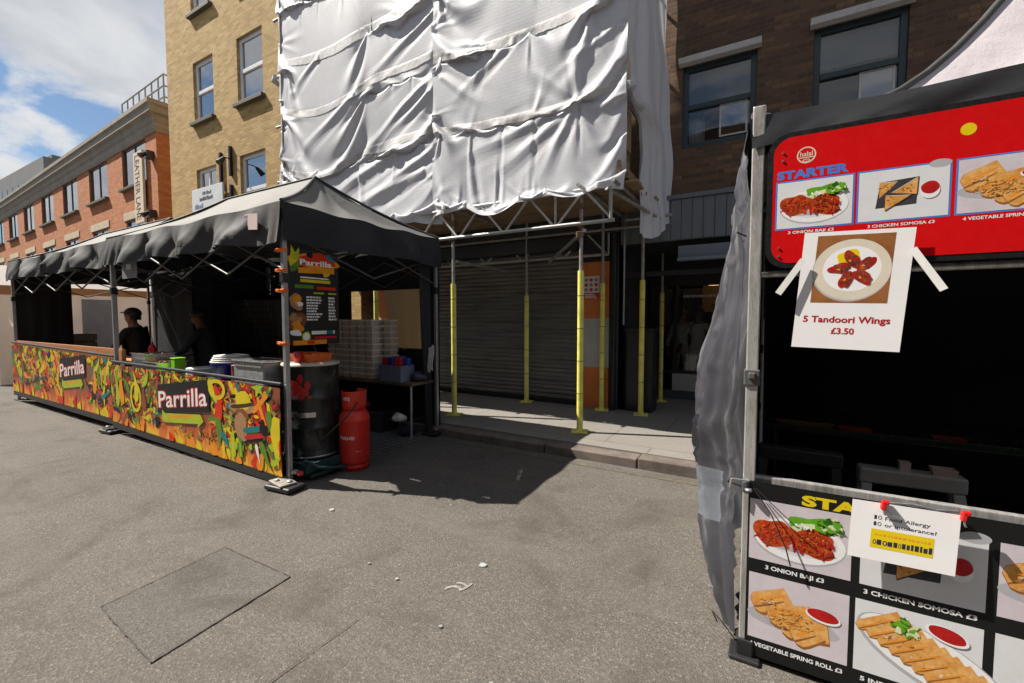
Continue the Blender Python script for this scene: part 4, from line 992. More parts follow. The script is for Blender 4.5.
    if braces:
        q = MB()
        def sci(a, b_, n):
            for i in range(n):
                p, r_ = a.lerp(b_, i / n), a.lerp(b_, (i + 1) / n); up = Vector((0, 0, .36))
                q.tube(p, r_ + up, .012, 6); q.tube(p + up, r_, .012, 6)
        z = 2.06
        c4 = [Vector((x0 + ins, y0 + ins, z)), Vector((x1 - ins, y0 + ins, z)), Vector((x1 - ins, y1 - ins, z)), Vector((x0 + ins, y1 - ins, z))]
        for k in range(4): sci(c4[k], c4[(k + 1) % 4], 4 if k % 2 == 0 else 2)
        sci(Vector(((x0 + x1) / 2, y0 + ins, z + .1)), Vector(((x0 + x1) / 2, y1 - ins, z + .1)), 2)
        q.build('lattice_frame', surf('dull_aluminium', (.09, .09, .095), .5, .25, 9, metal=.5), root)
    return root
# near stall
A0, A1, Y0, Y1 = -7.86, -3.90, 2.50, 4.76
sa = canopy('market_stall', 'nearer black market stall with faded grey roof over the longer food banner', A0, A1, Y0, Y1, 2.31, 2.68, 3.36, -6.95, -4.95, topm, valm, group='black canopies of the food market', foldamp=.115, seed=3)
def canvas(pts_top, pts_bot, name, mat, root, n=40, m=10, amp=.03, seed=0, holes=()):
    rd = random.Random(seed); a = rd.uniform(0, 6); b_ = rd.uniform(0, 6)
    t0, t1 = map(Vector, pts_top); c0, c1 = map(Vector, pts_bot); nr = (t1 - t0).cross(c0 - t0).normalized()
    q = MB(); P_ = []
    for j in range(m + 1):
        v = j / m; row = []
        for i in range(n + 1):
            u = i / n; p = t0.lerp(t1, u).lerp(c0.lerp(c1, u), v); row.append(p + nr * amp * (math.sin(u * 23 + a + v) * .6 + math.sin(u * 51 + b_ - v * 2) * .3) * (.3 + .7 * v))
        P_.append(row)
    q.grid(P_)
    if holes:
        keep = []
        for k, f in enumerate(q.f):
            c = sum((Vector(q.v[i]) for i in f), Vector()) / len(f)
            if not any(h[0] < c.x < h[1] and h[2] < c.y < h[3] and h[4] < c.z < h[5] for h in holes): keep.append(k)
        q.f = [q.f[k] for k in keep]; q.m = [q.m[k] for k in keep]; q.sm = [q.sm[k] for k in keep]
    return q.build(name, mat, root)
canvas(((A0, Y1 + .03, 2.66), (A1 - .02, Y1 + .03, 2.66)), ((A0, Y1 + .03, .03), (A1 - .02, Y1 + .03, .03)), 'back_wall', navy, sa, 110, 44, .015, 1, holes=[(-5.72, -4.16, 0, 9, 1.16, 2.06)])
# translucent window of the back wall: a creased brownish clear sheet over its right half
pv_, nt, b, out = newmat('creased_clear_plastic'); v = coords(nt); b.inputs['Base Color'].default_value = (.22, .175, .135, 1); b.inputs['Roughness'].default_value = .3
bump(nt, b, noise(nt, v, 6, 5, .6, 1), .5, .05); tr = nt.nodes.new('ShaderNodeBsdfTranslucent'); tr.inputs[0].default_value = (.72, .56, .42, 1)
mxs = nt.nodes.new('ShaderNodeMixShader'); mxs.inputs[0].default_value = .6; L(nt, b.outputs[0], mxs.inputs[1]); L(nt, tr.outputs[0], mxs.inputs[2]); L(nt, mxs.outputs[0], out.inputs[0])
canvas(((-5.02, Y1 + .05, 2.09), (-4.14, Y1 + .05, 2.09)), ((-4.86, Y1 + .05, 1.14), (-4.14, Y1 + .05, 1.14)), 'window_sheet', pv_, sa, 24, 12, .03, 4)
canvas(((-5.72, Y1 + .02, 2.08), (-4.16, Y1 + .02, 2.08)), ((-5.72, Y1 + .02, 2.02), (-4.16, Y1 + .02, 2.02)), 'window_hem', navy, sa, 24, 2, .01, 4)
# left partition between the stalls (rear half), corner curtain by the rear leg
canvas(((A0 + .02, 3.5, 2.6), (A0 + .02, Y1, 2.6)), ((A0 + .02, 3.5, .04), (A0 + .02, Y1, .04)), 'side_wall', navy, sa, 30, 10, .03, 2)
canvas(((A1 - .09, Y1 - .34, 2.5), (A1 - .09, Y1 - .08, 2.5)), ((A1 - .09, Y1 - .20, .05), (A1 - .09, Y1 - .08, .05)), 'side_wall', navy, sa, 14, 20, .04, 6)
clipm = orangep
for z in (2.24, 2.05, 1.86, 1.36): q = MB(); q.box((A1 - .065 - .035, Y0 + .03, z), (.10, .035, .03), Matrix.Rotation(.12, 3, 'Y')); q.box((A1 - .035, Y0 + .03, z), (.055, .055, .035)); q.box((A1 - .035, Y0 - .01, z), (.03, .05, .018)); q.build('clip', clipm, sa, bevel=.006)
q = MB(); q.path([(A1 - .55, Y0 - .03, 2.52), (A1 - .52, Y0 - .045, 2.60), (A1 - .42, Y0 - .045, 2.60), (A1 - .40, Y0 - .03, 2.52)], .004, 5); q.box((A1 - .36, Y0 - .06, 2.52), (.16, .006, .15), Matrix.Rotation(.08, 3, 'Y')); q.build('tag', surf('pink_paper', (.62, .50, .50), .7, .1, 8), sa)
q = MB(); q.box((A0 + .78, Y0 - .035, 2.24), (.42, .01, .25)); lab = q.build('notice', surf('grey_card', (.20, .21, .23), .5, .1, 8), sa); q = MB(); q.box((A0 + .78, Y0 - .043, 2.26), (.13, .004, .07)); q.box((A0 + .9, Y0 - .043, 2.33), (.09, .004, .03)); q.build('notice_print', whitepl, lab)
under(sa)
# far stall
B0, B1 = -12.75, -7.94
sbt = canopy('market_stall', 'farther black market stall with two banners of its own, next to the orange brick building', B0, B1, 2.56, 4.80, 2.33, 2.69, 3.30, -11.7, -8.85, topm, valm, group='black canopies of the food market', foldamp=.115, seed=8)
sbt['label'] = 'farther black market stall down the street with the same faded grey roof'
canvas(((B0, 4.83, 2.66), (B1, 4.83, 2.66)), ((B0, 4.83, .03), (B1, 4.83, .03)), 'back_wall', navy, sbt, 60, 12, .03, 3)
canvas(((B0, 2.62, 2.6), (B0, 3.44, 2.6)), ((B0, 2.62, .04), (B0, 3.44, .04)), 'side_wall', navy, sbt, 20, 10, .03, 5)
under(sbt)
for r_, zc in ((sa, 2.25),): pass
# cream stall seen through the open end of the far stall
cs = thing('canvas_stall', 'cream canvas walled stall with orange trim beyond the open end of the black stalls', 'market stall', (-17, 3.2, 0))
canvas(((-15.6, 2.9, 2.3), (-15.6, 6.4, 2.3)), ((-15.6, 2.9, .03), (-15.6, 6.4, .03)), 'front_wall', creamcl, cs, 40, 12, .03, 1)
canvas(((-15.6, 2.9, 2.3), (-19.5, 2.9, 2.3)), ((-15.6, 2.9, .03), (-19.5, 2.9, .03)), 'side_wall', creamcl, cs, 40, 12, .03, 2)
q = MB(); q.grid([[(-15.5, 2.8, 2.36), (-15.5, 6.5, 2.36)], [(-17.5, 2.8, 3.0), (-17.5, 6.5, 3.0)], [(-19.6, 2.8, 2.36), (-19.6, 6.5, 2.36)]], smooth=False); q.build('roof', roofcloth('thin_pale_roof_cloth', (.70, .68, .66), (.62, .60, .58), .7, .1, .3, .6), cs)
q = MB(); q.bb(-15.52, -15.49, 2.8, 4.1, 2.16, 2.38, 0); q.bb(-15.52, -15.49, 4.1, 6.5, 2.2, 2.38, 0); q.build('trim', surf('orange_trim', (.62, .28, .10), .6, .2, 4), cs)
q = MB(); q.bb(-15.48, -15.44, 3.72, 3.78, 1.75, 2.2); q.bb(-15.47, -15.44, 4.35, 5.0, .05, 2.1); q.build('tie_strap', surf('grey_canvas', (.36, .34, .36), .8, .2, 5), cs)
under(cs)
bx = thing('dark_crate', 'dark wooden crate standing in front of the cream canvas wall', 'crate', (-14.9, 3.95, 0)); 
q = MB(); 
for z in np.arange(.04, 1.24, .2): q.bb(-.3, .3, -.42, -.40, z, z + .17); q.bb(-.3, .3, .40, .42, z, z + .17); q.bb(.28, .30, -.4, .4, z, z + .17); q.bb(-.3, -.28, -.4, .4, z, z + .17)
q.bb(-.27, .27, -.39, .39, .03, 1.15); q.build('slats', surf('dark_crate_wood', (.05, .032, .022), .8, .3, 6), bx)

# ------------------------------------------------------------------ banners
PAL = [(.62, .50, .02), (.72, .26, .02), (.58, .035, .012), (.10, .22, .025), (.36, .46, .03), (.02, .18, .20), (.06, .035, .02), (.012, .012, .014), (.78, .76, .74), (.50, .02, .03), (.36, .21, .10), (.22, .07, .03)]
INK = [surf('ink_%s' % n_, c, .42, .22, 7) for n_, c in zip(('yellow', 'orange', 'red', 'green', 'lime', 'teal', 'brown', 'black', 'white', 'crimson', 'tan', 'maroon'), PAL)]
for _m in INK:
    for _n in _m.node_tree.nodes:
        if _n.type == 'BSDF_PRINCIPLED': _n.inputs['Specular IOR Level'].default_value = .15
Yw, Or, Rd, Gn, Li, Te, Br, Bk, Wh, Cr, Tn, Ma = range(1, 13)
mf, nt, b, out = newmat('flame_print'); tcn = nt.nodes.new('ShaderNodeTexCoord'); spn = nt.nodes.new('ShaderNodeSeparateXYZ'); L(nt, tcn.outputs['Object'], spn.inputs[0])
nn = noise(nt, coords(nt, (1.6, 1, .55)), 3.4, 7, .62, 1.2)
a1 = nt.nodes.new('ShaderNodeMath'); a1.operation = 'MULTIPLY_ADD'; L(nt, nn, a1.inputs[0]); a1.inputs[1].default_value = .9; L(nt, spn.outputs[2], a1.inputs[2])
L(nt, ramp(nt, a1.outputs[0], [(.40, (.72, .52, .02)), (.58, (.72, .36, .02)), (.72, (.60, .14, .015)), (.85, (.40, .06, .012)), (1., (.22, .06, .02))]), b.inputs['Base Color']); b.inputs['Roughness'].default_value = .4
def banner(label, x0, x1, y, zt0, zt1, zb0, zb1, design, seed, loc_y):
    root = thing('counter_banner', label, 'banner', (x0, y, 0), 'printed banners on the stall counters')
    w = x1 - x0
    def mesh_fix(mb):
        out_ = []
        for (a, d, t) in mb.v:
            a = max(0, min(w, a)); t = max(0, min(.985, t)); u = a / w; z0, z1 = zb0 + (zb1 - zb0) * u, zt0 + (zt1 - zt0) * u
            ripple = 0
            out_.append((a, d + ripple * math.sin(PI * max(0, min(1, t))), z0 + (z1 - z0) * t))
        mb.v = out_
    q = MB(); nx = int(w / .05)
    q.grid([[(w * i / nx, 0, j / 10) for i in range(nx + 1)] for j in range(11)]); q.grid([[(w * i / 8, .012, j / 2) for i in range(9)] for j in range(3)], Bk)
    mesh_fix(q); q.build('sheet', [mf] + INK, root)
    q = MB(); pr = Print(q, (0, -.0006, 0), (1, 0, 0), (0, 0, 1), (0, -1, 0)); design(pr, w, random.Random(seed)); mesh_fix(q); q.build('print', [mf] + INK, root)
    q = MB(); q.tube((0, .02, zt0 + .02), (w, .02, zt1 + .02), .020, 8); q.build('top_rail', darkmetal, root)
    q = MB(); n = 40; q.grid([[(w * i / n, -.004, max(.012, zb0 + (zb1 - zb0) * i / n + .004 - .085 * k)) for i in range(n + 1)] for k in (0, 1)]); q.build('hem', matteblack, root)
    return root
def chaos(pr, rd, a0, a1, n, smin=.06, smax=.2, cols=(Yw, Yw, Or, Rd, Gn, Li, Li, Te, Br, Tn, Cr, Ma, Bk), bmin=.2, bmax=.98):
    for _ in range(n):
        a, b_, c = rd.uniform(a0, a1), rd.uniform(bmin, bmax), rd.choice(cols); k = rd.random(); s_ = rd.uniform(smin, smax)
        if k < .45: pr.bend(a, b_, s_ * 1.5, s_ * .38, rd.uniform(0, 6.3), rd.uniform(-1.8, 1.8), c)
        elif k < .65: pr.blob(a, b_, s_ * .5, s_ * .32, c, .35, 20, rd.uniform(0, 3), rd.randint(0, 999))
        elif k < .82: pr.bend(a, b_, s_ * 1.3, s_ * .2, rd.uniform(0, 6.3), rd.uniform(2, 5), c, taper=.3)
        elif k < .92: pr.ring(a, b_, s_ * .42, s_ * .38, s_ * .13, c)
        else:
            ang = rd.uniform(0, 6); pr.poly([(a + s_ * .5 * (1 if i % 2 else .4) * math.cos(ang + i * PI / 5), b_ + s_ * .5 * (1 if i % 2 else .4) * math.sin(ang + i * PI / 5)) for i in range(10)], c)
def flames(pr, rd, w, n=60):
    for _ in range(n):
        a = rd.uniform(0, w); h = rd.uniform(.08, .24); pr.bend(a, .0, h * 1.4, rd.uniform(.08, .16), PI / 2 + rd.uniform(-.5, .5), rd.uniform(-1.2, 1.2), rd.choice([Yw, Yw, Or, Or, Rd]))
def nameplate(pr, a, b_, w, h, skew):
    """tilted black plate with the stall's name"""
    pr.poly([(a, b_), (a + w, b_ + skew * w), (a + w * 1.02, b_ + skew * w + h), (a + .02, b_ + h)], Bk)
    for bold, col, dx in ((.05, Cr, 0), (.012, Wh, 0)):
        pr.text('Parrilla', a + .03 * w, b_ + h * .21, h * .80, col, bold=bold, width=w * .94, italic_skew=skew, dz=.0012)
    pr.poly([(a + w * .16, b_ - h * .26), (a + w * .80, b_ - h * .02), (a + w * .78, b_ - h * .16 + .0), (a + w * .90, b_ + h * .10), (a + w * .84, b_ + h * .30), (a + w * .16, b_ + .06 * h), (a + w * .10, b_ + h * .16), (a + w * .09, b_ - h * .20)], Li)
    r2 = random.Random(4); u = .22
    while u < .72: ww = r2.uniform(.018, .035); b2 = b_ - h * .10 + .26 * w * (u - .22) * .62; pr.poly([(a + w * u, b2), (a + w * (u + ww), b2 + .004), (a + w * (u + ww), b2 + h * .13), (a + w * u, b2 + h * .125)], Or); u += ww + .012
def cactus(pr, a, b_, s_, c=Gn, c2=Li):
    pr.bend(a, b_, s_, s_ * .34, PI / 2, .05, c, taper=.35); pr.bend(a + s_ * .02, b_ + s_ * .35, s_ * .42, s_ * .2, .2, 1.6, c, taper=.4); pr.bend(a, b_ + s_ * .3, s_ * .4, s_ * .18, PI - .2, -1.6, c, taper=.4)
    pr.bend(a - .01, b_ + .04 * s_, s_ * .8, s_ * .07, PI / 2, .05, c2, taper=.4); pr.bend(a + .04 * s_, b_ + .04 * s_, s_ * .7, s_ * .05, PI / 2, .05, c2, taper=.4)
def design_a(pr, w, rd):
    chaos(pr, rd, .1, 1.4, 70, .10, .24, cols=(Bk, Br, Ma, Gn, Rd)); chaos(pr, rd, 2.7, w - .1, 70, .10, .22, cols=(Bk, Br, Ma, Gn, Rd)); flames(pr, rd, w, 16); pr.o = pr.o - pr.r * .17; w += .17
    chaos(pr, rd, .24, 1.5, 60, .14, .28); chaos(pr, rd, .22, 1.5, 150, .04, .11); chaos(pr, rd, 1.3, 3.1, 80, .05, .14, bmin=.88, bmax=1.0); chaos(pr, rd, 2.85, w - .1, 60, .12, .24); chaos(pr, rd, 2.85, w - .06, 150, .04, .10); chaos(pr, rd, 1.45, 2.9, 26, .04, .09, bmin=.16, bmax=.30)
    flames(pr, rd, w, 10)
    # pepper, ribbon and curls left of the plate
    pr.bend(.55, .35, .62, .15, 1.9, -.6, Or); pr.bend(.95, .45, .5, .13, 1.2, .9, Yw); pr.bend(.38, .30, .6, .12, 1.4, .5, Li); pr.bend(.75, .55, .5, .08, 1.5, 2.2, Gn); pr.bend(1.15, .72, .4, .09, .3, 1.6, Li); pr.ring(.95, .52, .16, .24, .05, Yw)
    pr.bend(1.2, .35, .4, .16, 2.0, -.9, Ma); pass
    nameplate(pr, 1.56, .36, 1.22, .42, .155)
    # right third: chilli, sombrero, zigzag, stripes, cactus, big yellow pepper
    pr.bend(2.80, .97, .42, .10, -1.3, .5, Yw); pr.bend(2.95, .46, .44, .15, 1.3, .25, Rd); pr.bend(2.90, .90, .30, .085, -.9, .1, Rd); pr.ring(2.95, .86, .17, .13, .05, Yw)
    pr.bend(2.94, .50, .42, .12, -1.2, -.6, Gn); pr.bend(3.04, .34, .26, .10, -1.2, .6, Te)
    pr.blob(3.45, .70, .27, .075, Tn, .1, 30, .10); pr.blob(3.45, .78, .14, .11, Yw, .05); pr.bend(3.22, .68, .48, .05, .1, .2, Br, taper=.2); pr.blob(3.42, .60, .10, .09, Ma, .2, seed=4); pr.blob(3.40, .46, .12, .16, Tn, .2, seed=5)
    for k in range(4): pr.bend(3.62 + .085 * k, .88 - .03 * k, .34, .055, -1.15 - .08 * k, .05, (Rd, Or, Cr, Yw)[k], taper=.15)
    pr.bend(3.62, .66, .34, .06, .75, 0, Or, taper=.1); pr.bend(3.66, .56, .34, .05, -.6, 0, Rd, taper=.1)
    pr.bend(3.44, .42, .36, .07, .24, 0, Te, taper=.1); pr.bend(3.46, .34, .36, .055, .24, 0, Cr, taper=.1); pr.bend(3.46, .29, .3, .03, .24, 0, Bk, taper=.1)
    cactus(pr, 3.24, .06, .30, Li, Yw); cactus(pr, 3.38, .08, .24, Gn, Li)
    pr.bend(4.02, .66, .58, .19, -1.75, .35, Yw); pr.bend(3.86, .70, .26, .10, -.9, -1.2, Gn); pr.blob(3.80, .5, .07, .09, Bk, .3, seed=9); pr.bend(3.74, .34, .36, .09, -1.2, .3, Gn); pr.bend(3.66, .30, .24, .05, -1.4, .2, Wh); pr.bend(4.08, .42, .30, .08, -1.7, .2, Rd)
    pr.bend(3.9, .12, .22, .07, .2, .8, Li); pr.bend(4.12, .95, .3, .06, -1.9, -.5, Br)
def design_b(pr, w, rd):
    chaos(pr, rd, .1, 2.6, 110, .10, .24, cols=(Bk, Br, Ma, Gn, Rd)); chaos(pr, rd, 3.9, w - .1, 40, .10, .22, cols=(Bk, Br, Ma, Gn, Rd))
    chaos(pr, rd, 0, 2.8, 130, .16, .34); chaos(pr, rd, 0, 2.8, 80, .05, .12); chaos(pr, rd, 3.95, w - .1, 60, .10, .24); chaos(pr, rd, 2.6, 4.1, 40, .05, .13, bmin=.88, bmax=1.0); flames(pr, rd, w, 24)
    pr.bend(4.05, .35, .5, .14, 1.2, .6, Or); pr.bend(4.25, .5, .45, .1, 1.9, -.8, Gn); pr.bend(4.1, .75, .36, .08, .3, 1.2, Yw); pr.blob(3.9, .9, .09, .05, Yw); pr.bend(4.3, .3, .3, .07, .4, 0, Te, taper=.2)
    nameplate(pr, 2.62, .42, 1.12, .42, .155)
banner('nearer long banner of chillies and flames printed Parrilla, along the closer counter', -7.85, -3.96, 2.475, .985, .955, .17, .085, design_a, 11, 0)
banner('farther chilli and flame banner printed Parrilla, cut off by the picture edge', -12.66, -7.92, 2.52, 1.12, 1.05, .20, .18, design_b, 23, 0)
q = MB()

# ------------------------------------------------------------------ menu board on the end of the near stall
mb_ = thing('menu_board', 'black hanging menu board with red Parrilla header and food pictures on the stall end', 'menu board', (-3.925, 2.55, 1.34))
W_, H_ = .58, .93
q = MB(); q.box((-.006, W_ / 2, H_ / 2), (.012, W_, H_)); q.build('board', surf('board_black', (.016, .016, .018), .35, .2, 6), mb_)
q = MB(); pr = Print(q, (.0012, 0, 0), (0, 1, 0), (0, 0, 1), (1, 0, 0)); rd = random.Random(2)
pr.blob(.30, .83, .27, .075, Or, .15, seed=3); pr.poly([(.10, .77), (.55, .80), (.52, .88), (.36, .92), (.14, .86)], Rd); pr.bend(.06, .75, .22, .08, 1.3, .6, Yw); pr.bend(.04, .72, .2, .06, .5, .8, Gn); pr.bend(.06, .84, .14, .06, .4, 1.1, Li); pr.bend(.40, .70, .16, .06, .2, .9, Yw); pr.blob(.25, .885, .04, .025, Bk, .3); pr.bend(.44, .90, .14, .05, -.6, .3, Te)
pr.poly([(.12, .70), (.53, .72), (.53, .775), (.12, .755)], Or); pr.text('Parrilla', .14, .785, .075, Wh, bold=.03, width=.36, dz=.001)
pr.rect(.14, .655, .46, .668, Wh); pr.rect(.14, .615, .48, .645, Yw); pr.rect(.08, .555, .28, .588, Gn); pr.rect(.32, .55, .54, .58, Rd); pr.rect(.28, .505, .40, .522, Li); pr.rect(.45, .505, .55, .522, Li)
def textblock(a0, a1, b0, b1, rows, col, seed):
    r2 = random.Random(seed); st = (b1 - b0) / rows
    for k in range(rows):
        a = a0; e = a0 + (a1 - a0) * r2.uniform(.55, 1)
        while a < e: ww = r2.uniform(.012, .035); pr.rect(a, b0 + st * k, min(a + ww, e), b0 + st * (k + .58), col); a += ww + .006
textblock(.20, .40, .24, .49, 9, Wh, 1); textblock(.45, .55, .24, .49, 8, Wh, 2)
pr.blob(.09, .42, .07, .075, Tn, .3, seed=5); pr.blob(.10, .44, .05, .04, Or, .3, seed=6); pr.blob(.13, .40, .03, .025, Wh, .2, seed=7)
pr.blob(.09, .22, .085, .12, Ma, .3, seed=8); pr.blob(.08, .26, .06, .04, Tn, .4, seed=9); pr.blob(.10, .18, .06, .05, Or, .4, seed=10); pr.blob(.08, .12, .06, .03, Wh, .2, seed=12)
pr.blob(.19, .08, .05, .05, Li, .05); pr.blob(.19, .08, .035, .035, Wh, .05)
pr.rect(.25, .10, .52, .135, Wh); pr.rect(.42, .10, .5, .135, Te); pr.rect(.28, .055, .54, .08, Cr)
pr.rect(.05, .0, .42, .045, Or); pr.rect(.20, .005, .28, .04, Rd)
q.build('print', [mf] + INK, mb_)
# ------------------------------------------------------------------ kit inside and beside the near stall
oak = surf('orange_counter_wood', (.46, .20, .075), .5, .35, 2.2, .1, 60, c2=(.33, .13, .05), stretch=(.4, 6, 6)); brownw = surf('brown_table_wood', (.15, .09, .055), .7, .4, 3, .15, 60, stretch=(.5, 6, 6))
stain = surf('stainless_steel', (.55, .55, .56), .28, .15, 5, metal=.9)
def table(label, x0, x1, y0, y1, h, top, legm, name='trestle_table', cat='table', group=None):
    t = thing(name, label, cat, ((x0 + x1) / 2, (y0 + y1) / 2, 0), group); hx, hy = (x1 - x0) / 2, (y1 - y0) / 2
    q = MB(); q.box((0, 0, h - .02), (2 * hx, 2 * hy, .04)); q.build('table_top', top, t, bevel=.005)
    for sx in (-1, 1):
        for sy in (-1, 1): q = MB(); q.tube((sx * (hx - .06), sy * (hy - .05), 0), (sx * (hx - .06), sy * (hy - .05), h - .04), .017, 10); q.tube((sx * (hx - .06), sy * (hy - .05), 0), (sx * (hx - .06), sy * (hy - .05), .02), .022, 10); q.build('leg', alu if legm else darkmetal, t)
    q = MB(); 
    for sx in (-1, 1): q.tube((sx * (hx - .06), -hy + .05, .25), (sx * (hx - .06), hy - .05, .25), .012, 8)
    q.tube((-hx + .06, hy - .05, h - .12), (hx - .06, hy - .05, h - .12), .012, 8); q.build('stretcher', darkmetal, t)
    return t
table('long serving table with orange wooden top behind the farther banner', -12.6, -7.70, 2.62, 3.02, 1.0, oak, 0)
table('dark serving table behind the nearer banner, carrying pans and tubs', -7.66, -4.45, 2.58, 3.12, .90, surf('dark_worktop', (.05, .05, .055), .4, .3, 5), 0)
table('low brown table at the back of the near stall under stacked white boxes', -6.5, -3.98, 4.28, 4.72, .75, brownw, 1)
q = MB(); q.box((0, 0, .085), (4.9, .02, .17)); w_ = q.build('counter_fascia', oak, loc=(-10.14, 2.59, 1.002), bevel=.004); tag(w_, 'orange wooden board standing along the top of the farther banner', 'board')
# pans, tubs, plates on the counter
t = thing('metal_box', 'dented galvanised metal box on the counter beside the stall corner leg', 'box', (-4.72, 2.78, .90)); q = MB(); q.box((0, 0, .12), (.56, .34, .24)); q.build('body', surf('dented_zinc', (.42, .43, .45), .45, .4, 12, .5, 20, metal=.5), t, bevel=.012); q = MB(); q.box((0, 0, .248), (.60, .38, .016)); q.build('lid', stain, t, bevel=.005); q = MB(); q.box((.0, -.175, .20), (.5, .012, .02)); q.build('rim', stain, t)
t = thing('blue_tub', 'bright blue round tub with white lids stacked on the nearer counter', 'tub', (-5.40, 2.80, .90)); q = MB(); q.lathe([(0, 0), (.17, 0), (.20, .17), (.21, .17), (.21, .19), (.19, .19), (.17, .02), (0, .02)], n=28); q.build('body', surf('blue_plastic', (.015, .025, .46), .35, .1, 6), t)
q = MB(); 
for k in range(4): q.lathe([(0, .195 + k * .022), (.215 - k * .012, .195 + k * .022), (.215 - k * .012, .208 + k * .022), (0, .212 + k * .022)], n=28)
q.build('lid', whitepl, t)
t = thing('tin_can', 'large tin can with red brown label between the blue tub and metal box', 'can', (-5.10, 2.72, .90)); q = MB(); q.lathe([(0, 0), (.075, 0), (.078, .01), (.075, .02), (.075, .17), (.078, .18), (.07, .185), (0, .18)], n=24); q.build('body', surf('brown_label', (.20, .07, .04), .4, .3, 9), t)
t = thing('green_tub', 'lime green square tub on the counter in front of the dark clothed cook', 'tub', (-6.55, 2.74, .90)); q = MB(); q.box((0, 0, .09), (.12, .12, .18)); q.build('body', surf('lime_plastic', (.22, .62, .02), .35, .1, 6), t, bevel=.015); q = MB(); q.box((0, 0, .188), (.13, .13, .016)); q.build('lid', surf('lime_lid', (.28, .70, .05), .35, .1, 6), t, bevel=.004)
def plates(lb, loc, n, r): 
    t = thing('plate_stack', lb, 'plates', loc); q = MB()
    for k in range(n): q.lathe([(0, k * .012), (r * .6, k * .012), (r, k * .012 + .018), (r, k * .012 + .022), (r * .6, k * .012 + .006), (0, k * .012 + .006)], n=28)
    q.build('plates', whitepl, t)
plates('low stack of white plates beside the blue tub on the counter', (-6.02, 2.80, .90), 7, .19)
def pan(lb, loc, w, d, h, food):
    t = thing('steel_tray', lb, 'tray', loc); q = MB()
    q.bb(-w / 2, w / 2, -d / 2, -d / 2 + .006, 0, h); q.bb(-w / 2, w / 2, d / 2 - .006, d / 2, 0, h); q.bb(-w / 2, -w / 2 + .006, -d / 2 + .006, d / 2 - .006, 0, h); q.bb(w / 2 - .006, w / 2, -d / 2 + .006, d / 2 - .006, 0, h); q.bb(-w / 2 + .006, w / 2 - .006, -d / 2 + .006, d / 2 - .006, 0, .01)
    for s_ in (-1, 1): q.bb(-w / 2 - .02, w / 2 + .02, s_ * d / 2 - .012, s_ * d / 2 + .012, h, h + .008)
    q.build('body', stain, t)
    q = MB(); rd = random.Random(int(w * 1000)); 
    for _ in range(26): q.box((rd.uniform(-w / 2 + .05, w / 2 - .05), rd.uniform(-d / 2 + .05, d / 2 - .05), h * rd.uniform(.6, .95)), (.07, .05, .04), Matrix.Rotation(rd.uniform(0, 3), 3, 'Z'))
    q.build('food', food, t, bevel=.012)
meat = surf('grilled_meat', (.16, .06, .025), .5, .5, 25, .4, 60); salad = surf('salad', (.10, .20, .03), .5, .5, 25)
pan('deep steel tray of grilled meat next to the orange board end', (-7.35, 2.78, .90), .42, .34, .22, meat); pan('shallow steel tray of meat left of the green tub', (-6.95, 2.76, .90), .34, .34, .12, meat)
t = thing('red_bottle', 'red sauce bottle standing by the cook at the stall partition', 'bottle', (-7.95, 3.0, 1.0)); q = MB(); q.lathe([(0, 0), (.045, 0), (.048, .02), (.048, .16), (.02, .21), (.012, .26), (0, .26)], n=18); q.build('body', surf('red_plastic', (.60, .02, .03), .35, .1, 6), t); q = MB(); q.lathe([(.014, .25), (.006, .31), (0, .31)], n=12); q.build('nozzle', whitepl, t)
# grill hood deep inside the near stall
t = thing('grill_cabinet', 'dark wire mesh fronted grill cabinet at the back of the near stall', 'grill', (-6.75, 4.25, 0)); q = MB(); q.box((-.35, 0, .95), (1.4, .5, 1.9)); q.build('body', darkmetal, t, bevel=.02); q = MB()
for k in range(14): q.bb(-.95 + .09 * k, -.945 + .09 * k, -.262, -.256, 1.1, 1.85)
for k in range(9): q.bb(-.95, .22, -.266, -.260, 1.1 + k * .09, 1.105 + k * .09)
q.build('mesh_guard', surf('guard_wire', (.16, .16, .15), .4, .2, 8, metal=.5), t)
# takeaway boxes: one box copied into stacks on the low table
bxm = surf('takeaway_card', (.86, .82, .76), .75, .12, 10); 
t0 = thing('takeaway_box', 'white card takeaway box packed in the tall block on the low table', 'box', (0, 0, 0), 'takeaway boxes stacked on the low table')
q = MB(); q.add([(-.056, -.064, 0), (.056, -.064, 0), (.056, .064, 0), (-.056, .064, 0), (-.071, -.079, .062), (.071, -.079, .062), (.071, .079, .062), (-.071, .079, .062)], [(3, 2, 1, 0), (0, 1, 5, 4), (1, 2, 6, 5), (2, 3, 7, 6), (3, 0, 4, 7), (4, 5, 6, 7)]); q.build('tray', surf('kraft_card', (.62, .53, .44), .8, .15, 10), t0, bevel=.003)
q = MB(); q.box((0, 0, .071), (.146, .162, .017)); q.box((0, -.083, .064), (.05, .006, .014)); q.build('lid', bxm, t0, bevel=.003)
rd = random.Random(6); first = True
sp_ = [(c, 0, 10 if c > 0 else 9) for c in range(6)] + [(5, 1, 10), (4, 1, 10), (3, 1, 10), (6.1, 1, 10)]
for c, dpt, n in sp_:
    for k in range(n):
        o = t0 if first else copy_tree(t0); first = False
        o.location = (-5.60 + .160 * c + rd.uniform(-.006, .006), 4.385 + .172 * dpt + rd.uniform(-.006, .006), .751 + k * .0835); o.rotation_euler.z = rd.uniform(-.05, .05)
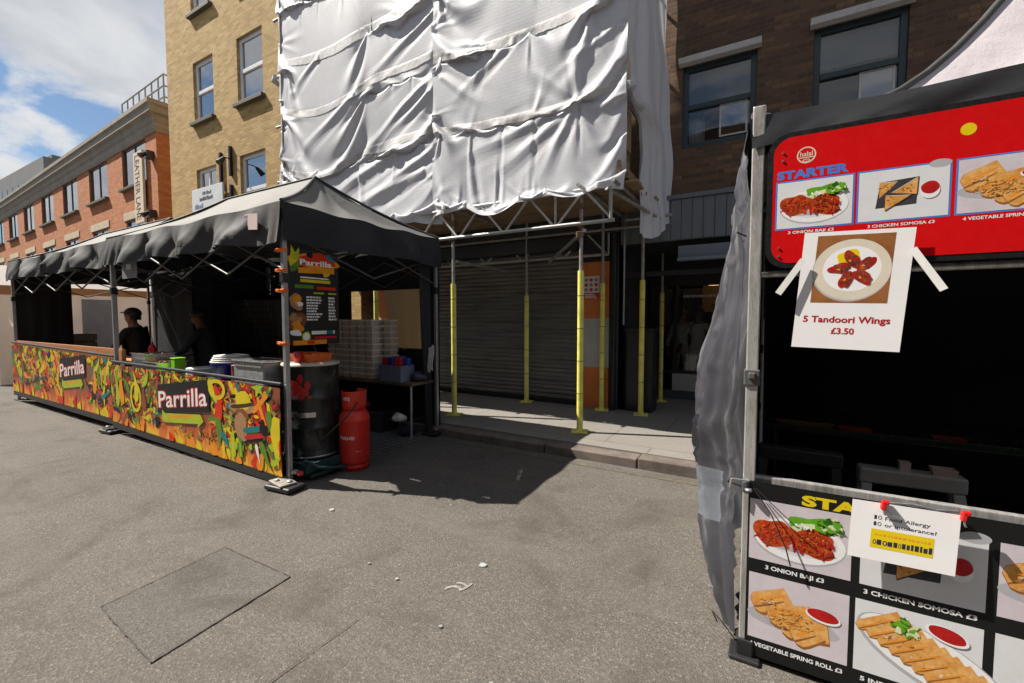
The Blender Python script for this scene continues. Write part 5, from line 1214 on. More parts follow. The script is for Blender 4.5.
def bag(lb, loc, s_, mat, rz=0, sq=.8):
    q = MB(); rd = random.Random(int(loc[0] * 1000)); ph = [rd.uniform(0, 6) for _ in range(4)]
    rows = []
    for j in range(11):
        v = j / 10 * PI; rows.append([(s_ * math.sin(v) ** .7 * math.cos(a) * (1 + .12 * math.sin(3 * a + ph[0] + v) + .09 * math.sin(7 * a + 5 * v + ph[2])), s_ * sq * math.sin(v) ** .7 * math.sin(a) * (1 + .12 * math.sin(4 * a + ph[1])), s_ * .5 * (1 - math.cos(v)) * (1 + .15 * math.sin(2 * a + ph[3]))) for a in np.linspace(0, 2 * PI, 21)])
    q.grid(rows); o = q.build('sack', mat, loc=loc); o.rotation_euler.z = rz; tag(o, lb, 'bag')
# crate of drink cans, cloth bags
t = thing('drinks_crate', 'clear grey crate filled with red and blue drink packs at the table end', 'crate', (-4.36, 4.40, .751)); q = MB()
for s_ in (-1, 1): q.box((s_ * .2, 0, .11), (.012, .26, .22)); q.box((0, s_ * .13, .11), (.4, .012, .22))
q.box((0, 0, .006), (.39, .25, .012)); q.build('body', surf('grey_blue_plastic', (.16, .19, .26), .3, .2, 6), t, bevel=.006)
for k, (x, y, z, c, rz) in enumerate([(-.13, -.05, .26, Rd, .2), (-.02, -.06, .27, Te, -.1), (.09, -.05, .27, Rd, .3), (-.08, .05, .27, Te, .1), (.05, .05, .28, Bk, -.2), (.16, .03, .26, Te, .1)]):
    q = MB(); q.box((0, 0, 0), (.10, .09, .11), Matrix.Rotation(rz, 3, 'Z')); o = q.build('drink_pack', [surf('can_blue', (.02, .05, .32), .3, .2, 20), surf('can_red', (.45, .015, .02), .3, .2, 20)][0 if c in (Te, Bk) else 1], t, bevel=.012); o.location = (x, y, z)
def cloth_drop(lb, name, cat, loc, w, h, mat, seed, rz=0):
    t = thing(name, lb, cat, loc, None, rz); q = MB(); rd = random.Random(seed); a = rd.uniform(0, 6)
    q.grid([[((w / 2) * u * (1 - .1 * v) + .01 * math.sin(v * 5 + a), -.03 * abs(math.sin(u * 5 + a)) * v - .02, -h * v + .02 * math.sin(u * 3)) for u in np.linspace(-1, 1, 18)] for v in np.linspace(0, 1, 16)]); q.build('cloth', mat, t, solid=.006)
cloth_drop('white towel hanging beside the rear corner leg of the near stall', 'towel', 'towel', (-3.955, 4.64, 1.22), .075, .34, surf('towel_white', (.45, .44, .45), .9, .15, 15, .3, 80), 1, .5)
bag('dark blue padded bag squeezed beside the drinks crate at the table end', (-4.07, 4.50, .752), .12, surf('navy_nylon', (.04, .045, .07), .5, .3, 9))
bag('white plastic sack on the matting under the low table', (-4.75, 4.45, .01), .11, whitepl); bag('red and dark carrier bag under the low table near the gas cylinder', (-5.05, 4.40, .30), .12, surf('red_bag', (.40, .02, .02), .4, .3, 9)); bag('black refuse sack under the low table', (-5.5, 4.45, .01), .22, blackm); bag('smaller pale bag under the low table beside its end leg', (-4.35, 4.42, .18), .11, whitepl); bag('black holdall standing on the matting by the rear corner leg', (-4.2, 4.40, .01), .13, matteblack)
q = MB(); q.box((0, 0, .15), (.6, .4, .3)); o = q.build('dark_crate', blackm, loc=(-4.9, 4.5, .0), bevel=.02); tag(o, 'black plastic crate pushed far under the low table', 'crate')
# checked matting
mm_, nt, b, out = newmat('rubber_matting'); v = coords(nt); ck = nt.nodes.new('ShaderNodeTexBrick'); ck.offset = 0; ck.inputs['Scale'].default_value = 1; ck.inputs['Brick Width'].default_value = .10; ck.inputs['Row Height'].default_value = .10; ck.inputs['Mortar Size'].default_value = .012
ck.inputs['Color1'].default_value = (.12, .12, .115, 1); ck.inputs['Color2'].default_value = (.15, .15, .14, 1); ck.inputs['Mortar'].default_value = (.03, .03, .03, 1); L(nt, v, ck.inputs['Vector']); L(nt, ck.outputs['Color'], b.inputs['Base Color']); b.inputs['Roughness'].default_value = .6
q = MB(); q.box((0, 0, .006), (3.9, 1.86, .012)); o = q.build('floor_mat', mm_, loc=(-5.87, 3.72, .001)); tag(o, 'grey checked rubber matting on the road inside the near stall', 'mat')
# smoker drum on its trolley
t = thing('oil_drum', 'black oil drum with red splash emblem and pale lid beside the red gas cylinder', 'drum', (-4.20, 2.98, .16))
drumm = surf('drum_black', (.018, .020, .020), .32, .3, 5); 
q = MB(); R_ = .275; pf = [(0, .0), (R_ - .01, 0), (R_ + .008, .01), (R_ + .008, .03), (R_, .04), (R_, .30), (R_ + .012, .315), (R_, .33), (R_, .60), (R_ + .012, .615), (R_, .63), (R_, .93), (R_ + .008, .94), (R_ + .008, .965), (R_ - .012, .97)]
q.lathe(pf, n=44); q.build('body', drumm, t)
q = MB(); q.lathe([(0, .985), (R_ - .02, .985), (R_ + .012, .975), (R_ + .014, .955)], n=44); q.build('lid', surf('drum_lid', (.50, .44, .38), .5, .25, 6), t)
q = MB(); q.lathe([(R_ + .010, .012), (R_ + .016, .02), (R_ + .010, .03)], n=44); q.build('rim', alu, t)
q = MB()
for a in np.linspace(-1.35, -.55, 8): q.box((math.cos(a) * (R_ + .006), math.sin(a) * (R_ + .006), .46), (.006, .032, .05), Matrix.Rotation(a, 3, 'Z'))
q.build('latch', stain, t); q = MB()
rd = random.Random(21)
def oncyl(pts, mi=0, off=.004):
    q.add([((R_ + off) * math.cos(a), (R_ + off) * math.sin(a), z) for a, z in pts], [tuple(range(len(pts)))], mi)
for (ca, cz, ra, rz_) in [(-1.25, .78, .20, .035), (-1.10, .73, .22, .05), (-1.0, .83, .12, .05), (-.90, .69, .22, .045), (-1.25, .68, .13, .03), (-.75, .76, .12, .05), (-1.0, .63, .16, .03), (-.7, .63, .09, .03)]:
    for s0 in range(4):  # narrow slices so the print follows the curve
        u0, u1 = -1 + s0 * .5, -.5 + s0 * .5; h0, h1 = rz_ * (1 - u0 * u0) ** .5, rz_ * (1 - u1 * u1) ** .5
        oncyl([(ca + ra * u0, cz - h0), (ca + ra * u1, cz - h1), (ca + ra * u1, cz + h1), (ca + ra * u0, cz + h0)], 0, .004 + rd.uniform(0, .002))
q.build('emblem', surf('emblem_red', (.42, .018, .02), .4, .2, 9), t)
t2 = thing('wheeled_dolly', 'dark wheeled dolly with green side boards carrying the oil drum', 'trolley', (-4.20, 2.98, 0))
greenw = surf('dark_green_wood', (.012, .05, .045), .7, .4, 6); q = MB(); q.box((0, 0, .135), (.66, .62, .05)); q.build('deck', blackm, t2, bevel=.006)
q = MB(); q.box((.02, -.325, .125), (.70, .022, .09)); q.box((.345, .0, .125), (.022, .62, .09), None); q.box((.36, .05, .05), (.05, .7, .03)); q.build('side_board', greenw, t2, bevel=.005)
for sx in (-1, 1):
    for sy in (-1, 1): q = MB(); q.tube((-.018, 0, 0), (.018, 0, 0), .05, 18); q.box((0, 0, .045), (.05, .03, .06)); o = q.build('wheel', surf('caster_rubber', (.05, .05, .05), .6, .2, 8), t2); o.location = (sx * .26, sy * .25, .05)
q = MB(); q.path([(.30, -.30, .2), (.40, -.22, .12), (.44, .05, .06), (.40, .3, .05), (.2, .42, .03)], .018, 8); q.build('hose', surf('hose_rubber', (.02, .045, .045), .5, .2, 8), t2)
t = thing('orange_tray', 'orange plastic tray with a red cup resting on the pale drum lid', 'tray', (-4.22, 2.98, 1.146)); q = MB(); q.add([(-.17, -.12, 0), (.17, -.12, 0), (.17, .12, 0), (-.17, .12, 0), (-.19, -.14, .085), (.19, -.14, .085), (.19, .14, .085), (-.19, .14, .085)], [(3, 2, 1, 0), (0, 1, 5, 4), (1, 2, 6, 5), (2, 3, 7, 6), (3, 0, 4, 7)]); q.build('body', orangep, t, solid=.006)
q = MB(); q.lathe([(0, .01), (.035, .01), (.048, .12), (.045, .12), (.033, .016), (0, .016)], (.06, -.17, -.008), 20); q.build('cup', surf('cup_red', (.55, .03, .03), .4, .1, 9), t)
# gas cylinder
t = thing('gas_cylinder', 'red steel gas cylinder standing on the road next to the oil drum', 'gas cylinder', (-3.80, 3.20, 0))
redp = surf('cylinder_red', (.66, .030, .020), .42, .25, 5, c2=(.48, .022, .015)); q = MB(); r_ = .157
q.lathe([(0, .03), (.10, .03), (r_ - .01, .06), (r_, .10), (r_, .52), (r_ + .004, .525), (r_ + .004, .535), (r_, .54), (r_ - .005, .57), (r_ - .04, .625), (.075, .65), (0, .655)], n=40); q.lathe([(r_ - .02, 0), (r_ - .012, 0), (r_ - .012, .07), (r_ - .03, .07)], n=36); q.build('body', redp, t)
q = MB(); n = 34; aa = np.linspace(-2.6, 2.2, n); q.grid([[((.118 + .003 * j) * math.cos(a), (.118 + .003 * j) * math.sin(a), z) for a in aa] for j, z in enumerate((.64, .70, .81, .835))]); q.build('guard_collar', redp, t, solid=.008)
q = MB(); q.tube((0, 0, .64), (0, 0, .74), .022, 12); q.tube((0, 0, .70), (.07, -.02, .70), .016, 10); q.tube((0, 0, .74), (0, 0, .78), .036, 8); q.build('valve', surf('brass', (.45, .32, .12), .4, .3, 10, metal=.8), t)
q = MB()
def cyltext(z0, z1, a0, a1, n, rr, seed):
    r2 = random.Random(seed); a = a0
    while a < a1:
        w2 = r2.uniform(.06, .13); h0, h1 = z0 + r2.uniform(0, .012), z1 - r2.uniform(0, .014); q.add([(rr * math.cos(x), rr * math.sin(x), z) for x, z in ((a, h0), (a + w2, h0), (a + w2, h1), (a, h1))], [(0, 1, 2, 3)]); a += w2 + .035
cyltext(.735, .785, -1.62, -1.05, 5, .132, 1); cyltext(.33, .375, -1.75, -.75, 7, r_ + .003, 2); cyltext(.20, .215, -.7, -.3, 7, r_ + .003, 3); q.build('lettering', surf('stencil_white', (.66, .58, .58), .5, .2, 30), t)
t = thing('gas_hose', 'dark rubber hose running from the red gas cylinder valve to the drum', 'hose'); q = MB(); q.path([(-3.73, 3.18, .70), (-3.66, 3.12, .72), (-3.68, 3.0, .60), (-3.80, 2.85, .42), (-3.90, 2.86, .33)], .009, 8); q.build('tube', surf('hose_black', (.03, .025, .022), .5, .2, 9), t)
# feet of the front legs: stacked ballast pads
def pads(lb, x, y, s_=1., light=True):
    t = thing('ballast_pad', lb, 'stall weight', (x, y, 0), 'ballast pads on stall feet'); t.scale = (.74, .8, .9); q = MB()
    q.box((0, 0, .035), (.44 * s_, .25, .05), Matrix.Rotation(.10, 3, 'Z')); q.build('block', blackm, t, bevel=.02)
    q = MB(); q.box((-.05, .0, .072), (.34 * s_, .19, .022), Matrix.Rotation(-.15, 3, 'Z')); q.build('plate', surf('scuffed_plate', (.30, .265, .235), .5, .5, 14) if light else darkmetal, t, bevel=.006)
    q = MB(); q.lathe([(0, .10), (.03, .10), (.035, .084), (.02, .084)], (.06, .02, 0), 12); q.lathe([(0, .10), (.025, .10), (.03, .084), (.02, .084)], (-.12, -.03, 0), 12); q.build('bolt', steel, t)
pads('scuffed pale topped weight under the corner leg in front of the oil drum', -3.86, 2.44); pads('small black weight under the leg between the two banners', -7.90, 2.48, .9, False); pads('black weight at the rear corner leg of the near stall beside the kerb', -3.92, 4.62, .7, False)
t = thing('small_packet', 'crumpled red and white packet lying on the weight by the oil drum', 'packet', (-3.86, 2.53, .105)); q = MB(); q.box((-.03, .03, .02), (.06, .05, .035), Matrix.Rotation(.4, 3, 'Z'), 0); q.box((.05, .03, .02), (.06, .05, .04), Matrix.Rotation(-.3, 3, 'Z'), 1); q.build('wrapper', [surf('packet_grey', (.32, .33, .34), .4, .2, 30), surf('packet_red', (.55, .02, .04), .4, .2, 30)], t, bevel=.01)
# ------------------------------------------------------------------ red menu stall on the right
RX, RY = -.075, 2.30
rs = canopy('menu_stall', 'close stall with red menu sign, grey blown tarp side and pale roof', RX, 3.0, RY, 4.55, 2.36, 2.50, 3.62, 1.25, 1.75, palecl, vinyl, legs=0, foldamp=.012, seed=5, braces=False, sag=.60)
legm = surf('scratched_pole', (.60, .59, .58), .35, .4, 7, metal=.55, c2=(.26, .25, .24), stretch=(4, 4, .5))
for (x, y) in ((-.050, 2.300), (2.95, 2.300), (-.048, 4.50), (2.95, 4.50)):
    q = MB(); q.box((0, 0, 1.275), (.050, .050, 2.53)); lg = q.build('leg', legm, rs, bevel=.005); lg.location = (x, y, 0)
    q = MB(); q.box((0, 0, .05), (.075, .075, .09)); q.box((0, 0, .01), (.13, .13, .02)); q.build('foot', blackm, lg, bevel=.008)
    q = MB(); q.box((0, 0, .82), (.056, .058, .05)); q.build('joint', surf('worn_grey_joint', (.12, .12, .12), .4, .4, 12, metal=.3), lg, bevel=.006); q = MB(); q.box((0, 0, 1.33), (.066, .066, .075)); q.box((.0, -.035, 1.34), (.03, .03, .03)); q.build('slider', surf('worn_grey_joint', (.12, .12, .12), .4, .4, 12, metal=.3), lg, bevel=.006)
    q = MB(); q.tube((0, -.03, .85), (-.07, -.06, .86), .006, 8); q.tube((-.07, -.06, .86), (-.075, -.06, .82), .006, 8); q.lathe([(0, .012), (.016, .010), (.016, 0), (0, 0)], (0, -.045, .81), 12); q.build('clamp', alu, lg)
q = MB(); q.bb(-.05, 2.95, 2.30, 2.33, .815, .875); q.bb(-.05, 2.95, 2.30, 2.33, .03, .06); q.tube((-.05, 2.325, 1.80), (2.95, 2.325, 1.80), .016, 8); q.build('front_rail', legm, rs, bevel=.004)
canvas(((-.05, 4.56, 2.46), (3.0, 4.56, 2.46)), ((-.05, 4.56, .03), (3.0, 4.56, .03)), 'back_wall', navy, rs, 60, 10, .03, 3)
canvas(((2.98, 2.35, 2.46), (2.98, 4.56, 2.46)), ((2.98, 2.35, .03), (2.98, 4.56, .03)), 'side_wall', navy, rs, 40, 10, .03, 4)
canvas(((-.04, 2.335, 2.46), (-.04, 4.56, 2.46)), ((-.04, 2.335, .03), (-.04, 4.56, .03)), 'side_wall', navy, rs, 40, 10, .005, 4)
q = MB(); q.quad((-.05, 2.34, 2.47), (2.98, 2.34, 2.47), (2.98, 4.54, 2.47), (-.05, 4.54, 2.47)); q.build('ceiling_lining', navy, rs)
# blown grey tarp
tarpm, nt, b, out = newmat('grey_tarpaulin'); v = coords(nt); n1 = noise(nt, v, 2, 5, .55, 0); n2 = noise(nt, coords(nt, (1, 3, .35)), 5, 6, .6, 0)
L(nt, mixc(nt, .5, ramp(nt, n1, [(.3, (.052, .052, .064)), (.7, (.088, .088, .104))]), ramp(nt, n2, [(.35, (.038, .038, .050)), (.56, (.078, .078, .094)), (.66, (.27, .27, .29))])), b.inputs['Base Color']); b.inputs['Roughness'].default_value = .38; bump(nt, b, ridges(nt, coords(nt, (1, 2.2, .8)), 2.6, 4, .55), .55, .05)
t_ = nt.nodes.new('ShaderNodeBsdfTranslucent'); t_.inputs[0].default_value = (.30, .30, .34, 1); x_ = nt.nodes.new('ShaderNodeMixShader'); x_.inputs[0].default_value = .25; L(nt, b.outputs[0], x_.inputs[1]); L(nt, t_.outputs[0], x_.inputs[2]); L(nt, x_.outputs[0], out.inputs[0])
patchc = surf('clear_patch', (.14, .155, .18), .22, .25, 5, .1, 20); patchd = surf('dark_patch', (.022, .022, .028), .2, .25, 5, .1, 20)
prof = [(0, .02), (.1, .05), (.4, .17), (.65, .25), (.85, .275), (1.1, .24), (1.5, .155), (2.0, .075), (2.3, .035), (2.5, .005)]
def pz(z):
    for (a, c), (b_, d) in zip(prof[:-1], prof[1:]):
        if a <= z <= b_: return c + (d - c) * (z - a) / (b_ - a)
    return prof[-1][1]
rd = random.Random(9); P_, M_ = [], []; nz_, ny_ = 110, 120
for j in range(nz_ + 1):
    z = .06 + 2.42 * j / nz_; row = []; mr = []
    for i in range(ny_ + 1):
        t = (i / ny_) ** 1.5; y = 2.345 + 2.2 * t
        gap = .06 * max(0, math.sin((z - .25) * 2.9)) ** 2 * max(0, 1 - t * 6)
        s_ = math.sin(PI * (t ** .62 * .97 + .015)) ** .75
        f = .034 * math.sin(t * 16 + z * 1.3) + .026 * math.sin(t * 37 - z * 1.3 + 1) + .016 * math.sin(t * 71 + z * 2.2 + 2 * math.sin(z * 1.7)) + .022 * math.sin(z * 3.1 + t * 5) + .026 * math.sin(40 * math.sqrt(t) + z * 1.2) + .022 * math.sin(88 * math.sqrt(t) - z * 1.6 + math.sin(z * 4)) + .020 * math.sin(z * 5.3 + 1) + .010 * math.sin(z * 13 + t * 40)
        row.append((-.090 - pz(z) * s_ - f * min(1, 5 * t ** .5) * .8 * min(1, .25 + pz(z) / .14), y + gap, z))
        mr.append(1 if (.56 < z < .82 and .01 < t < .60) else (2 if (.83 < z < 1.02 and .03 < t < .28) else 0))
    P_.append(row); M_.append(mr)
rc = random.Random(31); Pa = np.array(P_); Tt = np.tile((np.arange(ny_ + 1) / ny_) ** 1.5, (nz_ + 1, 1)) * 2.2; Zt = Pa[..., 2].copy(); D = np.zeros_like(Zt)
for _ in range(110):
    a = rc.choice([PI / 2, PI / 2, 1.1, 2.0, .4, 2.7]) + rc.uniform(-.3, .3); l = rc.uniform(.15, .8); x0 = rc.uniform(0, 1.0) ** 1.6; z0 = rc.uniform(.1, 2.3); w = rc.uniform(.014, .04); s_ = (Tt - x0) * math.cos(a) + (Zt - z0) * math.sin(a); d = -(Tt - x0) * math.sin(a) + (Zt - z0) * math.cos(a) + .02 * np.sin(s_ * 9)
    D += rc.choice((1, 1, -1)) * rc.uniform(.006, .018) * np.clip(1 - np.abs(d) / w, 0, 1) * np.clip(s_ / .04, 0, 1) * np.clip((l - s_) / (l * .6), 0, 1)
Pa[..., 0] -= D; P_ = Pa.tolist()
q = MB(); q.grid(P_, mats=M_); q.build('tarp_side', [tarpm, patchc, patchd], rs)
for pts_, r_ in (([(-.09, 2.33, 1.98), (-.13, 2.31, 2.0), (-.10, 2.30, 1.95)], .004), ([(-.06, 2.29, .84), (-.12, 2.27, .86), (-.14, 2.31, .82), (-.07, 2.33, .80)], .004), ([(-.07, 2.28, .05), (-.14, 2.24, .16), (-.19, 2.25, .20), (-.17, 2.3, .12)], .003)):
    q = MB(); q.path(pts_, r_, 6); q.build('tie_cord', matteblack, rs)
under(rs)

# food pictures -----------------------------------------------------------
def foodm(name, c, c2, hi): 
    m, nt, b, out = newmat(name); v = coords(nt); n1 = noise(nt, v, 55, 6, .7, .6); n2 = noise(nt, v, 18, 4, .6)
    L(nt, mixc(nt, .5, ramp(nt, n1, [(.32, c2), (.5, c), (.68, hi)]), ramp(nt, n2, [(.3, c2), (.5, c), (.7, hi)])), b.inputs['Base Color']); b.inputs['Roughness'].default_value = .35; return m
FM = [surf('print_red', (.60, .006, .008), .3, .08, 3), surf('print_blue', (.07, .20, .60), .35, .05, 5), surf('print_plate', (.68, .69, .72), .35, .08, 9), surf('print_table', (.60, .55, .60), .35, .14, 6),
      foodm('print_chicken', (.46, .055, .012), (.16, .012, .005), (.66, .15, .025)), foodm('print_pastry', (.68, .34, .09), (.45, .17, .035), (.80, .52, .22)), surf('print_leaf', (.13, .38, .02), .35, .4, 30), surf('print_onion', (.62, .70, .42), .35, .2, 30),
      surf('print_sauce', (.45, .015, .015), .3, .3, 20), surf('print_slate', (.05, .05, .06), .35, .2, 20), surf('print_black', (.012, .013, .013), .3, .2, 5), surf('print_yellow', (.72, .55, .01), .35, .06, 5), surf('print_white', (.80, .80, .82), .35, .04, 5),
      surf('print_wood', (.30, .12, .04), .4, .4, 12), surf('print_cream', (.66, .60, .50), .35, .1, 9), foodm('print_wing', (.28, .035, .02), (.09, .012, .008), (.45, .10, .05)), surf('print_shadow_plate', (.42, .42, .46), .35, .1, 9), surf('print_ink', (.03, .03, .06), .4, .1, 5), surf('print_darkleaf', (.03, .13, .01), .35, .4, 30), surf('print_orange', (.75, .28, .03), .35, .2, 20)]
RED, BLU, PLT, TBL, CHK, PAS, LEF, ONI, SAU, SLA, BLK, YEL, WHI, WOD, CRM, WNG, SHD, INKD, DLF, ORG = range(20)
for _m in FM:
    for _n in _m.node_tree.nodes:
        if _n.type == 'BSDF_PRINCIPLED': _n.inputs['Specular IOR Level'].default_value = .18
def speckle(pr, ca, cb, ra, rb, n, mats, s0, s1, seed, ang=None):
    rd = random.Random(seed)
    for _ in range(n):
        t, r = rd.uniform(0, 6.28), rd.random() ** .55; sz = rd.uniform(s0, s1)
        pr.blob(ca + ra * r * math.cos(t), cb + rb * r * math.sin(t), sz, sz * rd.uniform(.35, .8), rd.choice(mats), .5, 9, rd.uniform(0, 3) if ang is None else ang + rd.uniform(-.2, .2), rd.randint(0, 999))
def leafy(pr, ca, cb, r, seed, n=14):
    rd = random.Random(seed)
    for _ in range(n):
        a = rd.uniform(0, 6.28); q = r * rd.uniform(.2, .9); pr.blob(ca + q * math.cos(a), cb + q * .7 * math.sin(a), r * rd.uniform(.22, .42), r * rd.uniform(.14, .26), rd.choice((LEF, LEF, DLF, ONI)), .45, 12, rd.uniform(0, 3), rd.randint(0, 999))
def pakora(pr, a, b_, w, h, bg=TBL):
    """plate of two red fritters with onion and green leaf"""
    pr.rect(a, b_, a + w, b_ + h, PLT if bg == PLT else TBL); X = lambda u: a + w * u; Yv = lambda u: b_ + h * u
    pr.blob(X(.50), Yv(.42), w * .46, h * .36, SHD, 0); pr.blob(X(.50), Yv(.44), w * .45, h * .345, WHI, 0); pr.blob(X(.50), Yv(.46), w * .38, h * .27, PLT, 0)
    pr.blob(X(.62), Yv(.75), w * .20, h * .12, LEF, .35, seed=1); pr.blob(X(.78), Yv(.76), w * .11, h * .13, DLF, .3, seed=2); pr.blob(X(.80), Yv(.80), w * .08, h * .08, LEF, .4, seed=8); pr.blob(X(.56), Yv(.68), w * .14, h * .06, ONI, .2, seed=3, ang=.3)
    pr.blob(X(.48), Yv(.30), w * .34, h * .05, SHD, .1)
    pr.blob(X(.27), Yv(.49), w * .215, h * .235, CHK, .20, 40, seed=4); pr.blob(X(.47), Yv(.40), w * .03, h * .14, SAU, .3, 16, seed=6); pr.blob(X(.66), Yv(.45), w * .205, h * .22, CHK, .20, 40, seed=5)
    for k_, (u, v_, ru, rv) in enumerate(((.27, .49, .195, .215), (.66, .45, .19, .20))):
        speckle(pr, X(u), Yv(v_ - .05), w * ru, h * rv * .8, 60, (WNG, SAU, CHK), w * .012, w * .040, 3 + k_); speckle(pr, X(u - .02), Yv(v_ + .03), w * ru * .9, h * rv * .8, 60, (CHK, CHK, CHK, SAU), w * .008, w * .026, 7 + k_); speckle(pr, X(u - .03), Yv(v_ + .07), w * ru * .7, h * rv * .5, 10, (ORG,), w * .005, w * .012, 11 + k_)
    leafy(pr, X(.78), Yv(.77), w * .14, 5, 18); speckle(pr, X(.56), Yv(.70), w * .10, h * .03, 10, (ONI, WHI), w * .012, w * .03, 6)
def samosa(pr, a, b_, w, h):
    pr.rect(a, b_, a + w, b_ + h, PLT); X = lambda u: a + w * u; Yv = lambda u: b_ + h * u
    pr.blob(X(.9), Yv(1.0), w * .12, h * .08, SHD, 0); pr.poly([(X(.20), Yv(.24)), (X(.66), Yv(.27)), (X(.68), Yv(.80)), (X(.25), Yv(.76))], SLA)
    for p in (((.24, .76), (.45, .75), (.24, .44)), ((.37, .53), (.67, .80), (.66, .46)), ((.31, .49), (.60, .46), (.31, .19))):
        c_ = (sum(q[0] for q in p) / 3, sum(q[1] for q in p) / 3); G = lambda k: [(X(c_[0] + (u - c_[0]) * k), Yv(c_[1] + (v_ - c_[1]) * k)) for u, v_ in p]
        pr.poly([(x + w * .008, y - h * .012) for x, y in G(1.04)], SLA); pr.poly(G(1.02), WOD); pr.poly(G(.97), PAS); pr.poly([(x - w * .006, y + h * .012) for x, y in G(.62)], CRM if False else PAS); speckle(pr, X(c_[0]), Yv(c_[1]), w * .07, h * .08, 26, (PAS, ORG, WOD), w * .005, w * .018, int(c_[0] * 100))
        pr.poly([G(.97)[0], G(.97)[1], G(.84)[1], G(.84)[0]], CRM)
    pr.blob(X(.80), Yv(.50), w * .105, h * .15, WHI, 0); pr.blob(X(.80), Yv(.56), w * .10, h * .12, SAU, .05)
def rolls(pr, a, b_, w, h):
    pr.rect(a, b_, a + w, b_ + h, TBL); X = lambda u: a + w * u; Yv = lambda u: b_ + h * u
    pr.blob(X(.46), Yv(.40), w * .42, h * .20, SHD, .15, seed=3)
    for (u, v_, l, ww, an, cu) in ((.05, .52, .42, .17, .42, .1), (.22, .40, .46, .17, .30, .0), (.36, .30, .46, .17, .12, .0), (.48, .17, .30, .16, .55, .1)):
        pr.bend(X(u), Yv(v_ - .02), l * w * 1.02, ww * w * 1.75, an, cu, WOD, taper=.15); pr.bend(X(u), Yv(v_), l * w, ww * w * 1.55, an, cu, PAS, taper=.15); pr.bend(X(u + .02), Yv(v_ + .05), l * w * .85, ww * w * .22, an, cu, ORG, taper=.5); pr.bend(X(u + .01), Yv(v_ - .05), l * w * .85, ww * w * .16, an, cu, WOD, taper=.5)
    speckle(pr, X(.42), Yv(.42), w * .26, h * .14, 110, (PAS, PAS, PAS, ORG, WOD), w * .006, w * .026, 4, .3); speckle(pr, X(.2), Yv(.62), w * .09, h * .06, 20, (PAS, ORG, CRM), w * .006, w * .02, 5, .3)
    pr.blob(X(.76), Yv(.60), w * .17, h * .095, WHI, 0, ang=-.15); pr.blob(X(.76), Yv(.615), w * .155, h * .08, SAU, .03, ang=-.15)
def prawnrolls(pr, a, b_, w, h):
    pr.rect(a, b_, a + w, b_ + h, PLT); X = lambda u: a + w * u; Yv = lambda u: b_ + h * u
    pr.blob(X(.62), Yv(.40), w * .66, h * .34, SHD, 0, ang=-.45); pr.blob(X(.62), Yv(.42), w * .63, h * .31, WHI, 0, ang=-.45)
    for k in range(9):
        u, v_ = .16 + .095 * k, .74 - .075 * k
        pr.bend(X(u - .14), Yv(v_ - .13), .42 * w, .135 * w, .50, .1, WOD, taper=.12); pr.bend(X(u - .14), Yv(v_ - .12), .42 * w, .120 * w, .50, .1, PAS, taper=.12); speckle(pr, X(u + .04), Yv(v_ - .04), .13 * w, .05 * w, 14, (ORG, CRM, PAS, WOD), w * .006, w * .022, k, .5); pr.bend(X(u - .10), Yv(v_ - .12), .30 * w, .022 * w, .50, .1, ORG, taper=.3); pr.bend(X(u - .12), Yv(v_ - .15), .28 * w, .012 * w, .50, .1, WOD, taper=.3)
    leafy(pr, X(.43), Yv(.76), w * .13, 6, 20)
    pr.blob(X(.74), Yv(.80), w * .17, h * .10, WHI, 0, ang=-.3); pr.blob(X(.74), Yv(.81), w * .15, h * .085, SAU, .04, ang=-.3)

# red sign ----------------------------------------------------------------
SX0, SX1, SZ0, SZ1 = .006, 1.62, 1.835, 2.375
sgn = thing('menu_sign', 'big red rounded menu sign headed STARTER with framed food pictures above the stall opening', 'sign', (SX0, 2.262, SZ0))
w_, h_ = SX1 - SX0, SZ1 - SZ0
def rrect(x0, z0, x1, z1, r, n=8):
    pts = []
    for (cx, cz, a0) in ((x1 - r, z1 - r, 0), (x0 + r, z1 - r, PI / 2), (x0 + r, z0 + r, PI), (x1 - r, z0 + r, 1.5 * PI)):
        for k in range(n + 1): a = a0 + PI / 2 * k / n; pts.append((cx + r * math.cos(a), cz + r * math.sin(a)))
    return pts
q = MB(); o_ = rrect(-.016, -.014, w_ + .016, h_ + .014, .085); n = len(o_)
q.add([(x, -.004, z) for x, z in o_] + [(x, .022, z) for x, z in o_], [tuple(range(n)), tuple(range(2 * n - 1, n - 1, -1))] + [(i, (i + 1) % n, n + (i + 1) % n, n + i) for i in range(n)]); q.build('rubber_edge', surf('black_rubber', (.012, .012, .013), .35, .2, 6), sgn, bevel=.003)
q = MB(); pr = Print(q, (0, -.0055, 0), (1, 0, 0), (0, 0, 1), (0, -1, 0)); pr.poly(rrect(.004, .004, w_ - .004, h_ - .004, .07), RED); q.build('panel', FM, sgn)
q = MB(); pr = Print(q, (0, -.0058, 0), (1, 0, 0), (0, 0, 1), (0, -1, 0))
pr.text('STARTER', .018, .362, .046, BLU, bold=.05, width=.25)
pr.ring(.122, .452, .034, .034, .005, CRM); pr.text('halal', .122, .448, .026, CRM, bold=.02, align='CENTER'); pr.rect(.096, .440, .148, .444, CRM); 
for r2 in (.012,): pr.ring(.122, .430, .014, .006, .003, CRM)
pr.blob(.615, .455, .022, .022, YEL, 0)
pr.text('3 ONION BAJI £3', .065, .128, .016, WHI, bold=.02, width=.16); pr.text('3 CHICKEN SOMOSA £3', .335, .126, .016, WHI, bold=.02, width=.20); pr.text('4 VEGETABLE SPRING ROLL £3', .612, .126, .016, WHI, bold=.02, width=.24)
q.build('lettering', FM, sgn)
q = MB()
